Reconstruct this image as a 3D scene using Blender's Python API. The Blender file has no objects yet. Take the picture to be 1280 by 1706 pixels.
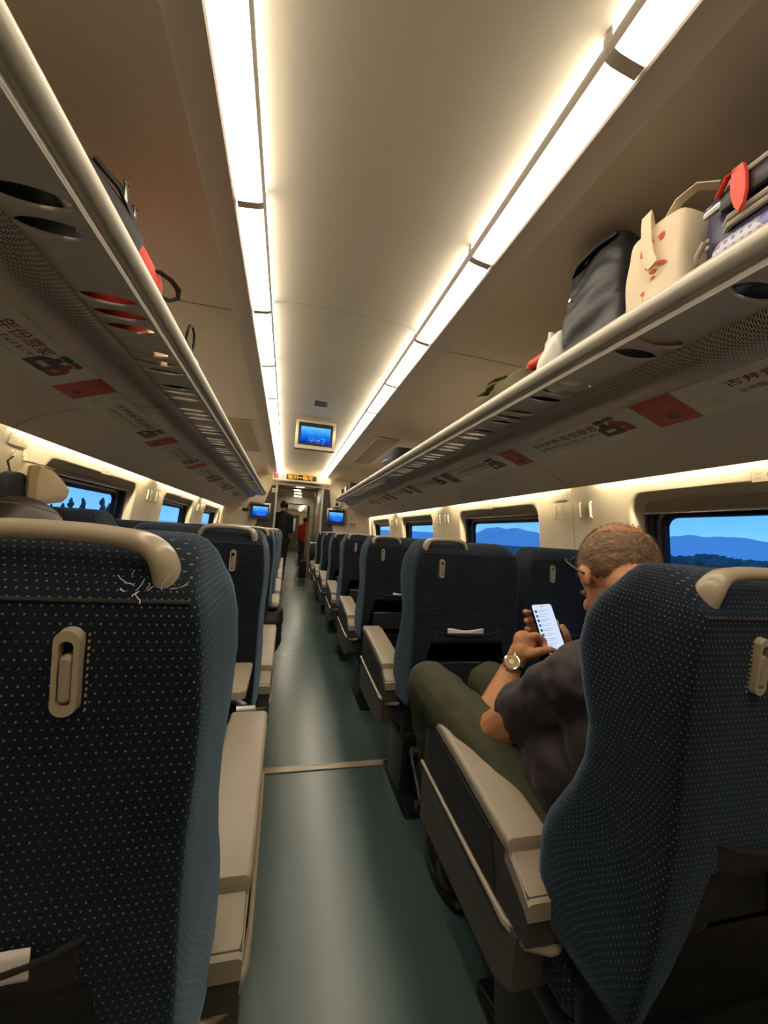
import bpy, bmesh, math, random
from mathutils import Vector, Matrix, Euler
from mathutils import noise as mnoise
random.seed(7)
SC = bpy.context.scene
COL = SC.collection
V = Vector
PI = math.pi
CX = 0.221            # centre line of the carriage
ZC = 1.16             # eye height of the photographer
ORD = ['first', 'second', 'third', 'fourth', 'fifth', 'sixth', 'seventh', 'eighth', 'ninth', 'tenth', 'eleventh', 'twelfth', 'thirteenth', 'fourteenth', 'fifteenth', 'sixteenth']

# ------------------------------------------------------------------ materials
def lin(c):
    return tuple(((v / 255.) / 12.92 if v / 255. <= .04045 else ((v / 255. + .055) / 1.055) ** 2.4) for v in c)

class NT:
    def __init__(s, m):
        s.t = m.node_tree
        s.n = s.t.nodes
        s.l = s.t.links
    def new(s, typ, **kw):
        n = s.n.new(typ)
        for k, v in kw.items():
            setattr(n, k, v)
        return n
    def put(s, sock, v):
        if hasattr(v, 'links') or isinstance(v, bpy.types.NodeSocket):
            s.l.new(v, sock)
        else:
            sock.default_value = v
    def math(s, op, a, b=None, clamp=False):
        n = s.new('ShaderNodeMath', operation=op, use_clamp=clamp)
        s.put(n.inputs[0], a)
        if b is not None:
            s.put(n.inputs[1], b)
        return n.outputs[0]
    def mix(s, f, a, b):
        n = s.new('ShaderNodeMix', data_type='RGBA')
        s.put(n.inputs[0], f)
        s.put(n.inputs[6], a)
        s.put(n.inputs[7], b)
        return n.outputs[2]

def mat(name, col, rough=.5, metal=0., spec=.5, noise=None, bump=None, sheen=0., coat=0., emit=None, alpha=None):
    """col: sRGB 0-255; noise=(scale, amount) mottles the colour; bump=(scale, strength)"""
    m = bpy.data.materials.new(name)
    m.use_nodes = True
    k = NT(m)
    b = k.n['Principled BSDF']
    c = (*lin(col), 1)
    b.inputs['Base Color'].default_value = c
    b.inputs['Roughness'].default_value = rough
    b.inputs['Metallic'].default_value = metal
    b.inputs['Specular IOR Level'].default_value = spec
    if sheen:
        b.inputs['Sheen Weight'].default_value = sheen
        b.inputs['Sheen Roughness'].default_value = .4
    if coat:
        b.inputs['Coat Weight'].default_value = coat
        b.inputs['Coat Roughness'].default_value = .15
    if noise or bump:
        tc = k.new('ShaderNodeTexCoord')
    if noise:
        nz = k.new('ShaderNodeTexNoise')
        k.l.new(tc.outputs['Object'], nz.inputs['Vector'])
        nz.inputs['Scale'].default_value = noise[0]
        nz.inputs['Detail'].default_value = 4
        d = tuple(min(1, v * (1 - noise[1])) for v in c[:3]) + (1,)
        u = tuple(min(1, v * (1 + noise[1])) for v in c[:3]) + (1,)
        k.l.new(k.mix(nz.outputs[0], d, u), b.inputs['Base Color'])
    if bump:
        nb = k.new('ShaderNodeTexNoise')
        k.l.new(tc.outputs['Object'], nb.inputs['Vector'])
        nb.inputs['Scale'].default_value = bump[0]
        nb.inputs['Detail'].default_value = 3
        bp = k.new('ShaderNodeBump')
        bp.inputs['Strength'].default_value = bump[1]
        bp.inputs['Distance'].default_value = .01
        k.l.new(nb.outputs[0], bp.inputs['Height'])
        k.l.new(bp.outputs[0], b.inputs['Normal'])
    if emit:
        b.inputs['Emission Color'].default_value = (*lin(emit[0]), 1)
        b.inputs['Emission Strength'].default_value = emit[1]
    return m

def emission(name, col, s):
    m = bpy.data.materials.new(name)
    m.use_nodes = True
    k = NT(m)
    k.n.clear()
    e = k.new('ShaderNodeEmission')
    e.inputs[0].default_value = (*lin(col), 1)
    e.inputs[1].default_value = s
    o = k.new('ShaderNodeOutputMaterial')
    k.l.new(e.outputs[0], o.inputs[0])
    return m

def fabric(name, base, dot, pitch=.0078, rad=.17, sheen=.5):
    m = mat(name, base, rough=.9, spec=.15, sheen=sheen)
    k = NT(m)
    b = k.n['Principled BSDF']
    b.inputs['Sheen Tint'].default_value = (*lin((150, 185, 214)), 1)
    uv = k.new('ShaderNodeUVMap')
    sp = k.new('ShaderNodeSeparateXYZ')
    k.l.new(uv.outputs[0], sp.inputs[0])
    v = k.math('DIVIDE', sp.outputs[1], pitch)
    row = k.math('FLOOR', v)
    u = k.math('ADD', k.math('DIVIDE', sp.outputs[0], pitch), k.math('MULTIPLY', k.math('MODULO', row, 2.), .5))
    fu = k.math('SUBTRACT', k.math('FRACT', u), .5)
    fv = k.math('SUBTRACT', k.math('FRACT', v), .5)
    d = k.math('SQRT', k.math('ADD', k.math('MULTIPLY', fu, fu), k.math('MULTIPLY', fv, fv)))
    mask = k.math('LESS_THAN', d, rad)
    nz = k.new('ShaderNodeTexNoise')
    tc = k.new('ShaderNodeTexCoord')
    k.l.new(tc.outputs['Object'], nz.inputs['Vector'])
    nz.inputs['Scale'].default_value = 9
    nz.inputs['Detail'].default_value = 5
    c = lin(base)
    cb = k.mix(nz.outputs[0], (*[x * .7 for x in c], 1), (*[x * 1.4 for x in c], 1))
    wn = k.new('ShaderNodeTexWhiteNoise', noise_dimensions='2D')
    cm = k.new('ShaderNodeCombineXYZ')
    k.l.new(k.math('FLOOR', u), cm.inputs[0])
    k.l.new(row, cm.inputs[1])
    k.l.new(cm.outputs[0], wn.inputs[0])
    mk = k.math('MULTIPLY', mask, k.math('ADD', k.math('MULTIPLY', wn.outputs[0], .6), .35))
    k.l.new(k.mix(mk, cb, (*lin(dot), 1)), b.inputs['Base Color'])
    nb = k.new('ShaderNodeTexNoise')
    k.l.new(tc.outputs['Object'], nb.inputs['Vector'])
    nb.inputs['Scale'].default_value = 700
    bp = k.new('ShaderNodeBump')
    bp.inputs['Strength'].default_value = .25
    bp.inputs['Distance'].default_value = .002
    k.l.new(nb.outputs[0], bp.inputs['Height'])
    k.l.new(bp.outputs[0], b.inputs['Normal'])
    return m

M = {}
M['lens'] = emission('lamp_lens', (255, 240, 214), 16.5)
M['cove'] = emission('cove_lamp', (255, 238, 200), 195.)
M['corr'] = emission('vestibule_lamp', (255, 244, 220), 52.)
M['far_lamp'] = emission('next_carriage_lamp', (255, 244, 220), 12.)
M['ceil'] = mat('ceiling_cream', (218, 210, 194), .5, spec=.35, noise=(1.3, .05), bump=(3, .02))
M['ceil_side'] = mat('ceiling_side_cream', (208, 196, 178), .4, spec=.4, noise=(1.6, .05))
M['band'] = mat('lamp_band_grey', (190, 180, 168), .42, noise=(3, .03))
M['seam'] = mat('seam_dark', (70, 58, 44), .8)
M['seam_soft'] = mat('seam_soft', (128, 112, 88), .8)
M['wall'] = mat('wall_cream', (222, 208, 182), .48, spec=.4, noise=(2.5, .04), bump=(40, .02))
M['cover'] = mat('cove_panel', (224, 214, 200), .45, noise=(2, .05))
M['rack'] = mat('rack_grey', (206, 199, 190), .42, noise=(4, .04))
M['rail'] = mat('rail_aluminium', (192, 187, 174), .42, metal=.25, noise=(6, .03))
M['trim'] = mat('seat_plastic_pale', (172, 160, 140), .27, spec=.5, noise=(20, .04))
M['arm'] = mat('armrest_pad', (158, 147, 130), .42, noise=(25, .05))
M['armside'] = mat('armrest_side', (66, 64, 62), .6, noise=(30, .12))
M['armlow'] = mat('armrest_lower', (84, 80, 74), .5, noise=(20, .08))
M['metal'] = mat('metal_grey', (150, 148, 145), .28, metal=.9)
M['chrome'] = mat('chrome', (215, 215, 215), .12, metal=1.)
M['darkmetal'] = mat('dark_metal', (46, 46, 50), .38, metal=.6, noise=(20, .1))
M['black'] = mat('black_plastic', (20, 20, 22), .45)
M['rubber'] = mat('black_rubber', (14, 15, 18), .5)
M['pocket'] = mat('pocket_cloth', (36, 33, 34), .8, noise=(60, .2))
M['paper'] = mat('white_paper', (232, 226, 224), .7)
M['fab'] = fabric('navy_dotted_fabric', (19, 27, 41), (142, 130, 104), .0076, .135, .5)
M['fab_side'] = M['fab']
M['skin'] = mat('skin', (196, 138, 96), .5, spec=.35, noise=(14, .12), bump=(180, .15))
M['hair_grey'] = mat('hair_grey_brown', (112, 98, 80), .6, noise=(60, .5))
M['scalp'] = mat('thin_grey_hair', (168, 126, 92), .6, noise=(120, .55))
M['hair_dark'] = mat('hair_dark_brown', (44, 31, 23), .45, noise=(50, .45))
M['hair_black'] = mat('hair_black', (22, 20, 20), .5)
M['shirt'] = mat('shirt_charcoal', (52, 46, 48), .6, spec=.3, noise=(20, .08), bump=(22, .25), sheen=.15)
M['olive'] = mat('trousers_olive', (62, 64, 44), .85, noise=(30, .1), bump=(18, .25))
M['cream'] = mat('canvas_cream', (226, 210, 182), .85, noise=(60, .06), bump=(12, .3))
M['orange'] = mat('print_orange', (226, 122, 72), .8)
M['rust'] = mat('print_rust', (206, 92, 62), .8)
M['red'] = mat('red_plastic', (222, 66, 48), .45)
M['redcloth'] = mat('red_cloth', (212, 58, 42), .7)
M['nylon'] = mat('black_nylon', (40, 42, 46), .48, noise=(9, .25), bump=(14, .35))
M['nylon2'] = mat('black_fabric', (22, 22, 25), .7, noise=(20, .2), bump=(25, .3))
M['white_bag'] = mat('white_plastic_bag', (232, 228, 218), .35, bump=(16, .5))
M['olivecloth'] = mat('olive_cloth', (92, 86, 56), .85, noise=(20, .2), bump=(30, .35))
M['navy'] = mat('suitcase_navy', (44, 48, 92), .4, noise=(12, .12))
M['greyzip'] = mat('zip_tape_grey', (170, 160, 148), .6)
M['tan'] = mat('tan_cotton', (240, 214, 172), .85, noise=(40, .06), bump=(12, .25))
M['gold'] = mat('gold_print', (176, 150, 84), .6)
M['adwhite'] = mat('advert_board', (236, 234, 218), .38, noise=(3, .03))
M['adred'] = mat('advert_red', (190, 58, 48), .42)
M['adtext'] = mat('advert_text_red', (140, 44, 28), .5)
M['adtext2'] = mat('advert_text_brown', (150, 74, 40), .5)
M['bottle1'] = mat('print_bottle_dark', (60, 54, 54), .5)
M['bottle2'] = mat('print_bottle_red', (150, 66, 52), .5)
M['adpink'] = mat('print_pale_red', (214, 122, 108), .5)
M['bezel'] = mat('screen_bezel', (206, 196, 176), .35, metal=.15)
M['led'] = emission('led_orange', (255, 160, 40), 2.2)
M['ledback'] = mat('led_board', (52, 34, 16), .5)
M['sign_red'] = mat('sign_red', (200, 44, 64), .5)
M['sign_white'] = mat('sign_white', (225, 220, 205), .5)
M['darkpanel'] = mat('door_panel_dark', (62, 52, 46), .5, noise=(5, .06))
M['vest'] = mat('vestibule_wall', (176, 160, 132), .35, noise=(3, .05))
M['print'] = mat('engraved_print', (150, 136, 110), .6)
M['ground'] = mat('field_dark', (96, 112, 108), 1., noise=(.05, .3))
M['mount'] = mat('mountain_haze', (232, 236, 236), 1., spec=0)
M['forest'] = mat('treeline_dark', (104, 116, 112), 1., spec=0, noise=(.3, .3))
M['poplar'] = mat('poplar_leaves', (88, 104, 108), 1., spec=0, noise=(.5, .3))
M['phoneback'] = mat('phone_black', (16, 18, 26), .25)
M['shoe'] = mat('shoe_black', (26, 22, 20), .4)
M['red_jacket'] = mat('jacket_red', (196, 38, 34), .7)
M['dark_cloth'] = mat('uniform_black', (26, 27, 31), .75, noise=(20, .2))
M['purple_cloth'] = mat('trousers_plum', (62, 50, 62), .8)

def floor_mat():
    m = mat('floor_vinyl_green', (72, 92, 91), .27, spec=.65)
    k = NT(m)
    b = k.n['Principled BSDF']
    tc = k.new('ShaderNodeTexCoord')
    n1 = k.new('ShaderNodeTexNoise'); n1.inputs['Scale'].default_value = 1.1; n1.inputs['Detail'].default_value = 6
    n2 = k.new('ShaderNodeTexNoise'); n2.inputs['Scale'].default_value = 26; n2.inputs['Detail'].default_value = 4
    k.l.new(tc.outputs['Object'], n1.inputs[0]); k.l.new(tc.outputs['Object'], n2.inputs[0])
    c = lin((72, 92, 91))
    c1 = k.mix(n1.outputs[0], (*[x * .86 for x in c], 1), (*[x * 1.14 for x in c], 1))
    scuff = k.math('MULTIPLY', k.math('GREATER_THAN', n2.outputs[0], .74), .35)
    k.l.new(k.mix(scuff, c1, (*[x * .5 for x in c], 1)), b.inputs['Base Color'])
    k.l.new(k.math('ADD', k.math('MULTIPLY', n1.outputs[0], .10), .20), b.inputs['Roughness'])
    bp = k.new('ShaderNodeBump'); bp.inputs['Strength'].default_value = .015; bp.inputs['Distance'].default_value = .01
    n3 = k.new('ShaderNodeTexNoise'); n3.inputs['Scale'].default_value = 7
    k.l.new(tc.outputs['Object'], n3.inputs[0])
    k.l.new(n3.outputs[0], bp.inputs['Height']); k.l.new(bp.outputs[0], b.inputs['Normal'])
    return m
M['floor'] = floor_mat()

def grille_mat():
    """punched sheet: short slits across the roll, offset row by row (UV: u along the car, v round the roll)"""
    m = mat('perforated_sheet', (202, 192, 178), .4, metal=.25)
    k = NT(m)
    b = k.n['Principled BSDF']
    uv = k.new('ShaderNodeUVMap'); sp = k.new('ShaderNodeSeparateXYZ'); k.l.new(uv.outputs[0], sp.inputs[0])
    u = k.math('DIVIDE', sp.outputs[0], .0056)
    col = k.math('FLOOR', u)
    v = k.math('ADD', k.math('DIVIDE', sp.outputs[1], .0165), k.math('MULTIPLY', k.math('MODULO', col, 3.), .333))
    fu = k.math('FRACT', u); fv = k.math('FRACT', v)
    s = k.math('MULTIPLY', k.math('LESS_THAN', fu, .42), k.math('LESS_THAN', fv, .74))
    c = lin((202, 192, 178))
    k.l.new(k.mix(s, (*c, 1), (*lin((40, 32, 26)), 1)), b.inputs['Base Color'])
    k.l.new(k.math('MULTIPLY', k.math('SUBTRACT', 1., s), .25), b.inputs['Metallic'])
    return m
M['grille'] = grille_mat()

def mesh_mat():
    m = mat('silver_mesh_panel', (178, 178, 196), .35, metal=.4)
    k = NT(m)
    b = k.n['Principled BSDF']
    tc = k.new('ShaderNodeTexCoord')
    vo = k.new('ShaderNodeTexVoronoi'); vo.inputs['Scale'].default_value = 62; vo.inputs['Randomness'].default_value = .15
    k.l.new(tc.outputs['Object'], vo.inputs['Vector'])
    s = k.math('LESS_THAN', vo.outputs['Distance'], .33)
    nz = k.new('ShaderNodeTexNoise'); nz.inputs['Scale'].default_value = 10
    k.l.new(tc.outputs['Object'], nz.inputs['Vector'])
    s2 = k.math('GREATER_THAN', nz.outputs[0], .6)
    c = k.mix(s, (*lin((150, 148, 164)), 1), (*lin((92, 90, 116)), 1))
    k.l.new(k.mix(s2, c, (*lin((92, 90, 136)), 1)), b.inputs['Base Color'])
    return m
M['mesh'] = mesh_mat()

def inset_mat():
    """ribbed dark cloth insert on armrest sides and rear panels"""
    m = mat('ribbed_insert', (46, 47, 50), .6)
    k = NT(m)
    b = k.n['Principled BSDF']
    tc = k.new('ShaderNodeTexCoord')
    vo = k.new('ShaderNodeTexVoronoi'); vo.inputs['Scale'].default_value = 260; vo.inputs['Randomness'].default_value = .2
    k.l.new(tc.outputs['Object'], vo.inputs['Vector'])
    k.l.new(k.mix(k.math('LESS_THAN', vo.outputs['Distance'], .42), (*lin((50, 51, 55)), 1), (*lin((20, 21, 24)), 1)), b.inputs['Base Color'])
    return m
M['inset'] = inset_mat()

def screen_mat():
    """a blue under-water clip with a pale ripple"""
    m = bpy.data.materials.new('screen_blue_clip')
    m.use_nodes = True
    k = NT(m)
    k.n.clear()
    uv = k.new('ShaderNodeUVMap'); sp = k.new('ShaderNodeSeparateXYZ'); k.l.new(uv.outputs[0], sp.inputs[0])
    nz = k.new('ShaderNodeTexNoise'); nz.inputs['Scale'].default_value = 5; nz.inputs['Detail'].default_value = 5; nz.inputs['Distortion'].default_value = 1.2
    k.l.new(uv.outputs[0], nz.inputs['Vector'])
    ramp = k.new('ShaderNodeValToRGB')
    e = ramp.color_ramp
    e.elements[0].position = 0; e.elements[0].color = (*lin((8, 40, 170)), 1)
    e.elements[1].position = 1; e.elements[1].color = (*lin((110, 205, 255)), 1)
    x = e.elements.new(.5); x.color = (*lin((20, 130, 245)), 1)
    k.l.new(k.math('ADD', sp.outputs[1], k.math('MULTIPLY', k.math('SUBTRACT', nz.outputs[0], .5), .5)), ramp.inputs[0])
    wv = k.new('ShaderNodeTexNoise'); wv.inputs['Scale'].default_value = 9; wv.inputs['Detail'].default_value = 6
    mp = k.new('ShaderNodeMapping'); mp.inputs['Scale'].default_value = (1, 3.2, 1)
    k.l.new(uv.outputs[0], mp.inputs[0]); k.l.new(mp.outputs[0], wv.inputs['Vector'])
    low = k.math('MULTIPLY', k.math('LESS_THAN', sp.outputs[1], .38), k.math('GREATER_THAN', wv.outputs[0], .6))
    low = k.math('MULTIPLY', low, k.math('LESS_THAN', k.math('ABSOLUTE', k.math('SUBTRACT', sp.outputs[0], .55)), .3))
    em = k.new('ShaderNodeEmission')
    k.l.new(k.mix(k.math('MULTIPLY', low, .8), ramp.outputs[0], (*lin((215, 240, 255)), 1)), em.inputs[0])
    em.inputs[1].default_value = 1.0
    o = k.new('ShaderNodeOutputMaterial'); k.l.new(em.outputs[0], o.inputs[0])
    return m
M['screen'] = screen_mat()
M['phone_screen'] = emission('phone_screen_white', (214, 228, 255), 1.0)
M['icon_blue'] = emission('phone_icon_blue', (70, 130, 220), .8)
M['icon_dark'] = emission('phone_icon_dark', (96, 88, 120), .6)
M['phone_line'] = emission('phone_text_grey', (150, 165, 205), .8)

def glass_mat():
    m = bpy.data.materials.new('window_glass')
    m.use_nodes = True
    k = NT(m)
    k.n.clear()
    fr = k.new('ShaderNodeFresnel'); fr.inputs[0].default_value = 1.3
    t = k.new('ShaderNodeBsdfTransparent'); t.inputs[0].default_value = (.94, .97, 1, 1)
    g = k.new('ShaderNodeBsdfGlossy'); g.inputs['Roughness'].default_value = .02
    mx = k.new('ShaderNodeMixShader')
    k.l.new(k.math('MINIMUM', fr.outputs[0], .10), mx.inputs[0]); k.l.new(t.outputs[0], mx.inputs[1]); k.l.new(g.outputs[0], mx.inputs[2])
    o = k.new('ShaderNodeOutputMaterial'); k.l.new(mx.outputs[0], o.inputs[0])
    return m
M['glass'] = glass_mat()

# ------------------------------------------------------------------ mesh helpers
class MB:
    def __init__(s):
        s.bm = bmesh.new()
        s.uv = None
    def box(s, c, d, bev=0., rot=None, seg=2):
        r = bmesh.ops.create_cube(s.bm, size=1.)
        vs = r['verts']
        for v in vs:
            v.co = V((v.co.x * d[0], v.co.y * d[1], v.co.z * d[2]))
        if bev:
            es = list({e for v in vs for e in v.link_edges})
            b = min(bev, min(d) * .49)
            q = bmesh.ops.bevel(s.bm, geom=es, offset=b, segments=seg, profile=.5, affect='EDGES')
            vs = list({v for f in q['faces'] for v in f.verts} | {v for v in vs if v.is_valid})
        mtx = Matrix.Translation(V(c)) @ (rot.to_4x4() if rot is not None else Matrix())
        for v in vs:
            v.co = mtx @ v.co
        return vs
    def loft(s, rings, closed=True, caps=True, uvs=None):
        """rings: equal-length lists of points"""
        R = [[s.bm.verts.new(V(p)) for p in r] for r in rings]
        n = len(R[0])
        if uvs and s.uv is None:
            s.uv = s.bm.loops.layers.uv.new('UVMap')
        for i in range(len(R) - 1):
            for j in range(n if closed else n - 1):
                j2 = (j + 1) % n
                try:
                    f = s.bm.faces.new((R[i][j], R[i][j2], R[i + 1][j2], R[i + 1][j]))
                except ValueError:
                    continue
                if uvs:
                    jj = j + 1
                    for lp, (a, b) in zip(f.loops, ((i, j), (i, jj), (i + 1, jj), (i + 1, j))):
                        lp[s.uv].uv = uvs[a][b]
        if caps and closed:
            for r in (R[0], R[-1]):
                try:
                    s.bm.faces.new(r)
                except ValueError:
                    pass
        return R
    def tube(s, pts, r, n=10, closed=False, caps=True, sq=1., up=V((0, 0, 1))):
        """swept round/oval section; r number or list; sq squashes along the frame's second axis"""
        P = [V(p) for p in pts]
        rings = []
        m = len(P)
        prev = None
        for i in range(m):
            a = P[(i - 1) % m] if (closed or i > 0) else P[i]
            b = P[(i + 1) % m] if (closed or i < m - 1) else P[i]
            t = (b - a).normalized()
            u = up - t * up.dot(t)
            if u.length < .15:
                u = (prev if prev is not None else V((0, 1, 0)))
                u = u - t * u.dot(t)
            u.normalize()
            prev = u
            w = t.cross(u)
            rr = r[i] if isinstance(r, (list, tuple)) else r
            rings.append([P[i] + w * (rr * math.cos(2 * PI * k / n)) + u * (rr * sq * math.sin(2 * PI * k / n)) for k in range(n)])
        if closed:
            rings.append(rings[0])
            R = [[s.bm.verts.new(p) for p in q] for q in rings[:-1]]
            R.append(R[0])
            for i in range(m):
                for j in range(n):
                    s.bm.faces.new((R[i][j], R[i][(j + 1) % n], R[i + 1][(j + 1) % n], R[i + 1][j]))
        else:
            s.loft(rings, True, caps)
    def strip(s, pts, w, t, nrm):
        """flat webbing of width w (across nrm x direction), thickness t"""
        P = [V(p) for p in pts]
        rings = []
        for i in range(len(P)):
            a = P[max(i - 1, 0)]; b = P[min(i + 1, len(P) - 1)]
            tg = (b - a).normalized()
            N = V(nrm) - tg * V(nrm).dot(tg)
            N.normalize()
            side = tg.cross(N)
            rings.append([P[i] + side * w / 2 + N * t / 2, P[i] - side * w / 2 + N * t / 2, P[i] - side * w / 2 - N * t / 2, P[i] + side * w / 2 - N * t / 2])
        s.loft(rings)
    def cyl(s, p0, p1, r0, r1=None, n=16):
        s.tube([p0, p1], [r0, r1 if r1 is not None else r0], n)
    def ell(s, c, r, rot=None, u=20, v=12):
        q = bmesh.ops.create_uvsphere(s.bm, u_segments=u, v_segments=v, radius=1.)
        mtx = Matrix.Translation(V(c)) @ (rot.to_4x4() if rot is not None else Matrix()) @ Matrix.Diagonal((r[0], r[1], r[2], 1))
        for x in q['verts']:
            x.co = mtx @ x.co
        return q['verts']
    def prism(s, poly, a0, a1, axis='y'):
        """closed 2-D outline extruded along an axis. y: poly=(x,z); x: poly=(y,z); z: poly=(x,y)"""
        f = {'y': lambda p, a: (p[0], a, p[1]), 'x': lambda p, a: (a, p[0], p[1]), 'z': lambda p, a: (p[0], p[1], a)}[axis]
        s.loft([[f(p, a0) for p in poly], [f(p, a1) for p in poly]])
    def sheet(s, prof, ys, thick=0.):
        """open profile [(x,z)] swept along y with uv u=y v=arc"""
        arc = [0.]
        for i in range(1, len(prof)):
            arc.append(arc[-1] + math.hypot(prof[i][0] - prof[i - 1][0], prof[i][1] - prof[i - 1][1]))
        rings = [[(x, y, z) for x, z in prof] for y in ys]
        s.loft(rings, closed=False, caps=False, uvs=[[(y, a) for a in arc] for y in ys])
    def face(s, pts, uv=None):
        f = s.bm.faces.new([s.bm.verts.new(V(p)) for p in pts])
        if uv:
            if s.uv is None:
                s.uv = s.bm.loops.layers.uv.new('UVMap')
            for lp, q in zip(f.loops, uv):
                lp[s.uv].uv = q
        return f
    def merge(s, verts, faces, mtx):
        vs = [s.bm.verts.new(mtx @ V(v)) for v in verts]
        for f in faces:
            try:
                s.bm.faces.new([vs[i] for i in f])
            except ValueError:
                pass
    def build(s, name, material, parent=None, origin=None, smooth=38, recalc=True, mods=()):
        if recalc:
            bmesh.ops.recalc_face_normals(s.bm, faces=s.bm.faces)
        pw = WORLD.get(parent.name, V((0, 0, 0))) if parent is not None else V((0, 0, 0))
        og = V(origin) if origin is not None else pw.copy()
        if og.length > 0:
            bmesh.ops.translate(s.bm, verts=s.bm.verts, vec=-og)
        me = bpy.data.meshes.new(name)
        s.bm.to_mesh(me)
        s.bm.free()
        if smooth:
            me.shade_smooth()
            me.set_sharp_from_angle(angle=math.radians(smooth))
        me.materials.append(material)
        o = bpy.data.objects.new(name, me)
        COL.objects.link(o)
        if parent is not None:
            o.parent = parent
        o.location = og - pw
        WORLD[o.name] = og
        for kind, kw in mods:
            md = o.modifiers.new(kind, kind)
            for k2, v2 in kw.items():
                setattr(md, k2, v2)
        return o
WORLD = {}

def tag(o, label, cat, group=None):
    o['label'] = label
    o['category'] = cat
    if group:
        o['group'] = group
    return o
def thing(name, label, cat, loc=(0, 0, 0), group=None):
    o = bpy.data.objects.new(name, None)
    o.empty_display_size = .1
    COL.objects.link(o)
    o.location = loc
    WORLD[o.name] = V(loc)
    return tag(o, label, cat, group)
def struct(o):
    o['kind'] = 'structure'
    return o
def copy_tree(o, parent=None):
    c = o.copy()
    COL.objects.link(c)
    if parent is not None:
        c.parent = parent
    for ch in [x for x in KIDS.get(o.name, [])]:
        copy_tree(ch, c)
    return c
KIDS = {}
def index_kids():
    KIDS.clear()
    for o in bpy.data.objects:
        if o.parent is not None:
            KIDS.setdefault(o.parent.name, []).append(o)

def rrect(w, h, r, n=6):
    """rounded rectangle outline, centred, counter-clockwise"""
    out = []
    r = min(r, w / 2 - 1e-4, h / 2 - 1e-4)
    for cx, cy, a0 in ((w / 2 - r, h / 2 - r, 0), (-w / 2 + r, h / 2 - r, 90), (-w / 2 + r, -h / 2 + r, 180), (w / 2 - r, -h / 2 + r, 270)):
        for k in range(n + 1):
            a = math.radians(a0 + 90 * k / n)
            out.append((cx + r * math.cos(a), cy + r * math.sin(a)))
    return out

_TX = {}
def text_geo(body, bold=0.):
    key = (body, bold)
    if key not in _TX:
        cu = bpy.data.curves.new('lettering', 'FONT')
        cu.body = body
        cu.size = 1.
        cu.offset = bold
        cu.resolution_u = 3
        ob = bpy.data.objects.new('lettering', cu)
        COL.objects.link(ob)
        dg = bpy.context.evaluated_depsgraph_get()
        ev = ob.evaluated_get(dg)
        me = ev.to_mesh()
        vs = [v.co.copy() for v in me.vertices]
        fs = [tuple(p.vertices) for p in me.polygons]
        ev.to_mesh_clear()
        bpy.data.objects.remove(ob)
        bpy.data.curves.remove(cu)
        _TX[key] = (vs, fs)
    return _TX[key]
def frame(o, x, y):
    """matrix with origin o, local X along x, local Y along y"""
    X = V(x).normalized(); Y = V(y); Y = (Y - X * Y.dot(X)).normalized(); Z = X.cross(Y)
    return Matrix(((X.x, Y.x, Z.x, o[0]), (X.y, Y.y, Z.y, o[1]), (X.z, Y.z, Z.z, o[2]), (0, 0, 0, 1)))
def put_text(mb, body, fr, x, y, width=None, height=None, lift=.0008, bold=0.):
    """lettering lying in frame fr, lower left corner at (x, y), scaled to a width and/or height"""
    vs, fs = text_geo(body, bold)
    if not vs:
        return
    x0 = min(v.x for v in vs); x1 = max(v.x for v in vs); y0 = min(v.y for v in vs); y1 = max(v.y for v in vs)
    sy = height / (y1 - y0) if height else None
    sx = width / (x1 - x0) if width else sy
    sy = sy or sx
    mb.merge([((v.x - x0) * sx + x, (v.y - y0) * sy + y, lift) for v in vs], fs, fr)
def put_poly(mb, pts, fr, lift=.0008):
    mb.merge([(p[0], p[1], lift) for p in pts], [tuple(range(len(pts)))], fr)
def put_scribble(mb, fr, x0, x1, y, h, rnd, lift=.0008):
    """a line of lettering too small to read: little strokes"""
    x = x0
    while x < x1:
        for _ in range(4):
            a = x + rnd.uniform(0, h * .7); b = y + rnd.uniform(0, h * .85)
            if rnd.random() < .5:
                put_poly(mb, [(a - h * .3, b), (a + h * .3, b), (a + h * .3, b + h * .13), (a - h * .3, b + h * .13)], fr, lift)
            else:
                put_poly(mb, [(a, y), (a + h * .13, y), (a + h * .13, y + h), (a, y + h)], fr, lift)
        x += h * 1.12
# ================================================================== the setting
Y0, Y1 = -.76, 7.8
def X(s, w):
    return CX + s * w

def wprof(z):
    """half width of the side wall at height z"""
    T = [(-.1, 1.46), (.1, 1.47), (.8, 1.482), (1.0, 1.475), (1.2, 1.462), (1.447, 1.434), (1.517, 1.42), (1.62, 1.408)]
    for (a, wa), (b, wb) in zip(T, T[1:]):
        if z <= b:
            return wa + (wb - wa) * max(0, (z - a)) / (b - a)
    return T[-1][1]

mb = MB()
mb.box((CX, 10., -.03), (3.3, 24.4, .06))
fl = struct(mb.build('floor', M['floor'], smooth=0))
# pale metal joint bars across the aisle
k = 0
for y, w in ((2.0, .045), (8.15, .035), (9.6, .05), (12.5, .06), (16.2, .05)):
    k += 1
    mb = MB()
    mb.box((CX + .02, y, .003), (1.25 if y > 7 else .86, w, .006), .002)
    if y < 3:
        for x in (.08, .44):
            mb.cyl((x, y + .008, .005), (x, y + .008, .0075), .004, n=10)
    struct(mb.build('trim_%d' % k, M['rail'] if y > 2 else M['trim']))

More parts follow.
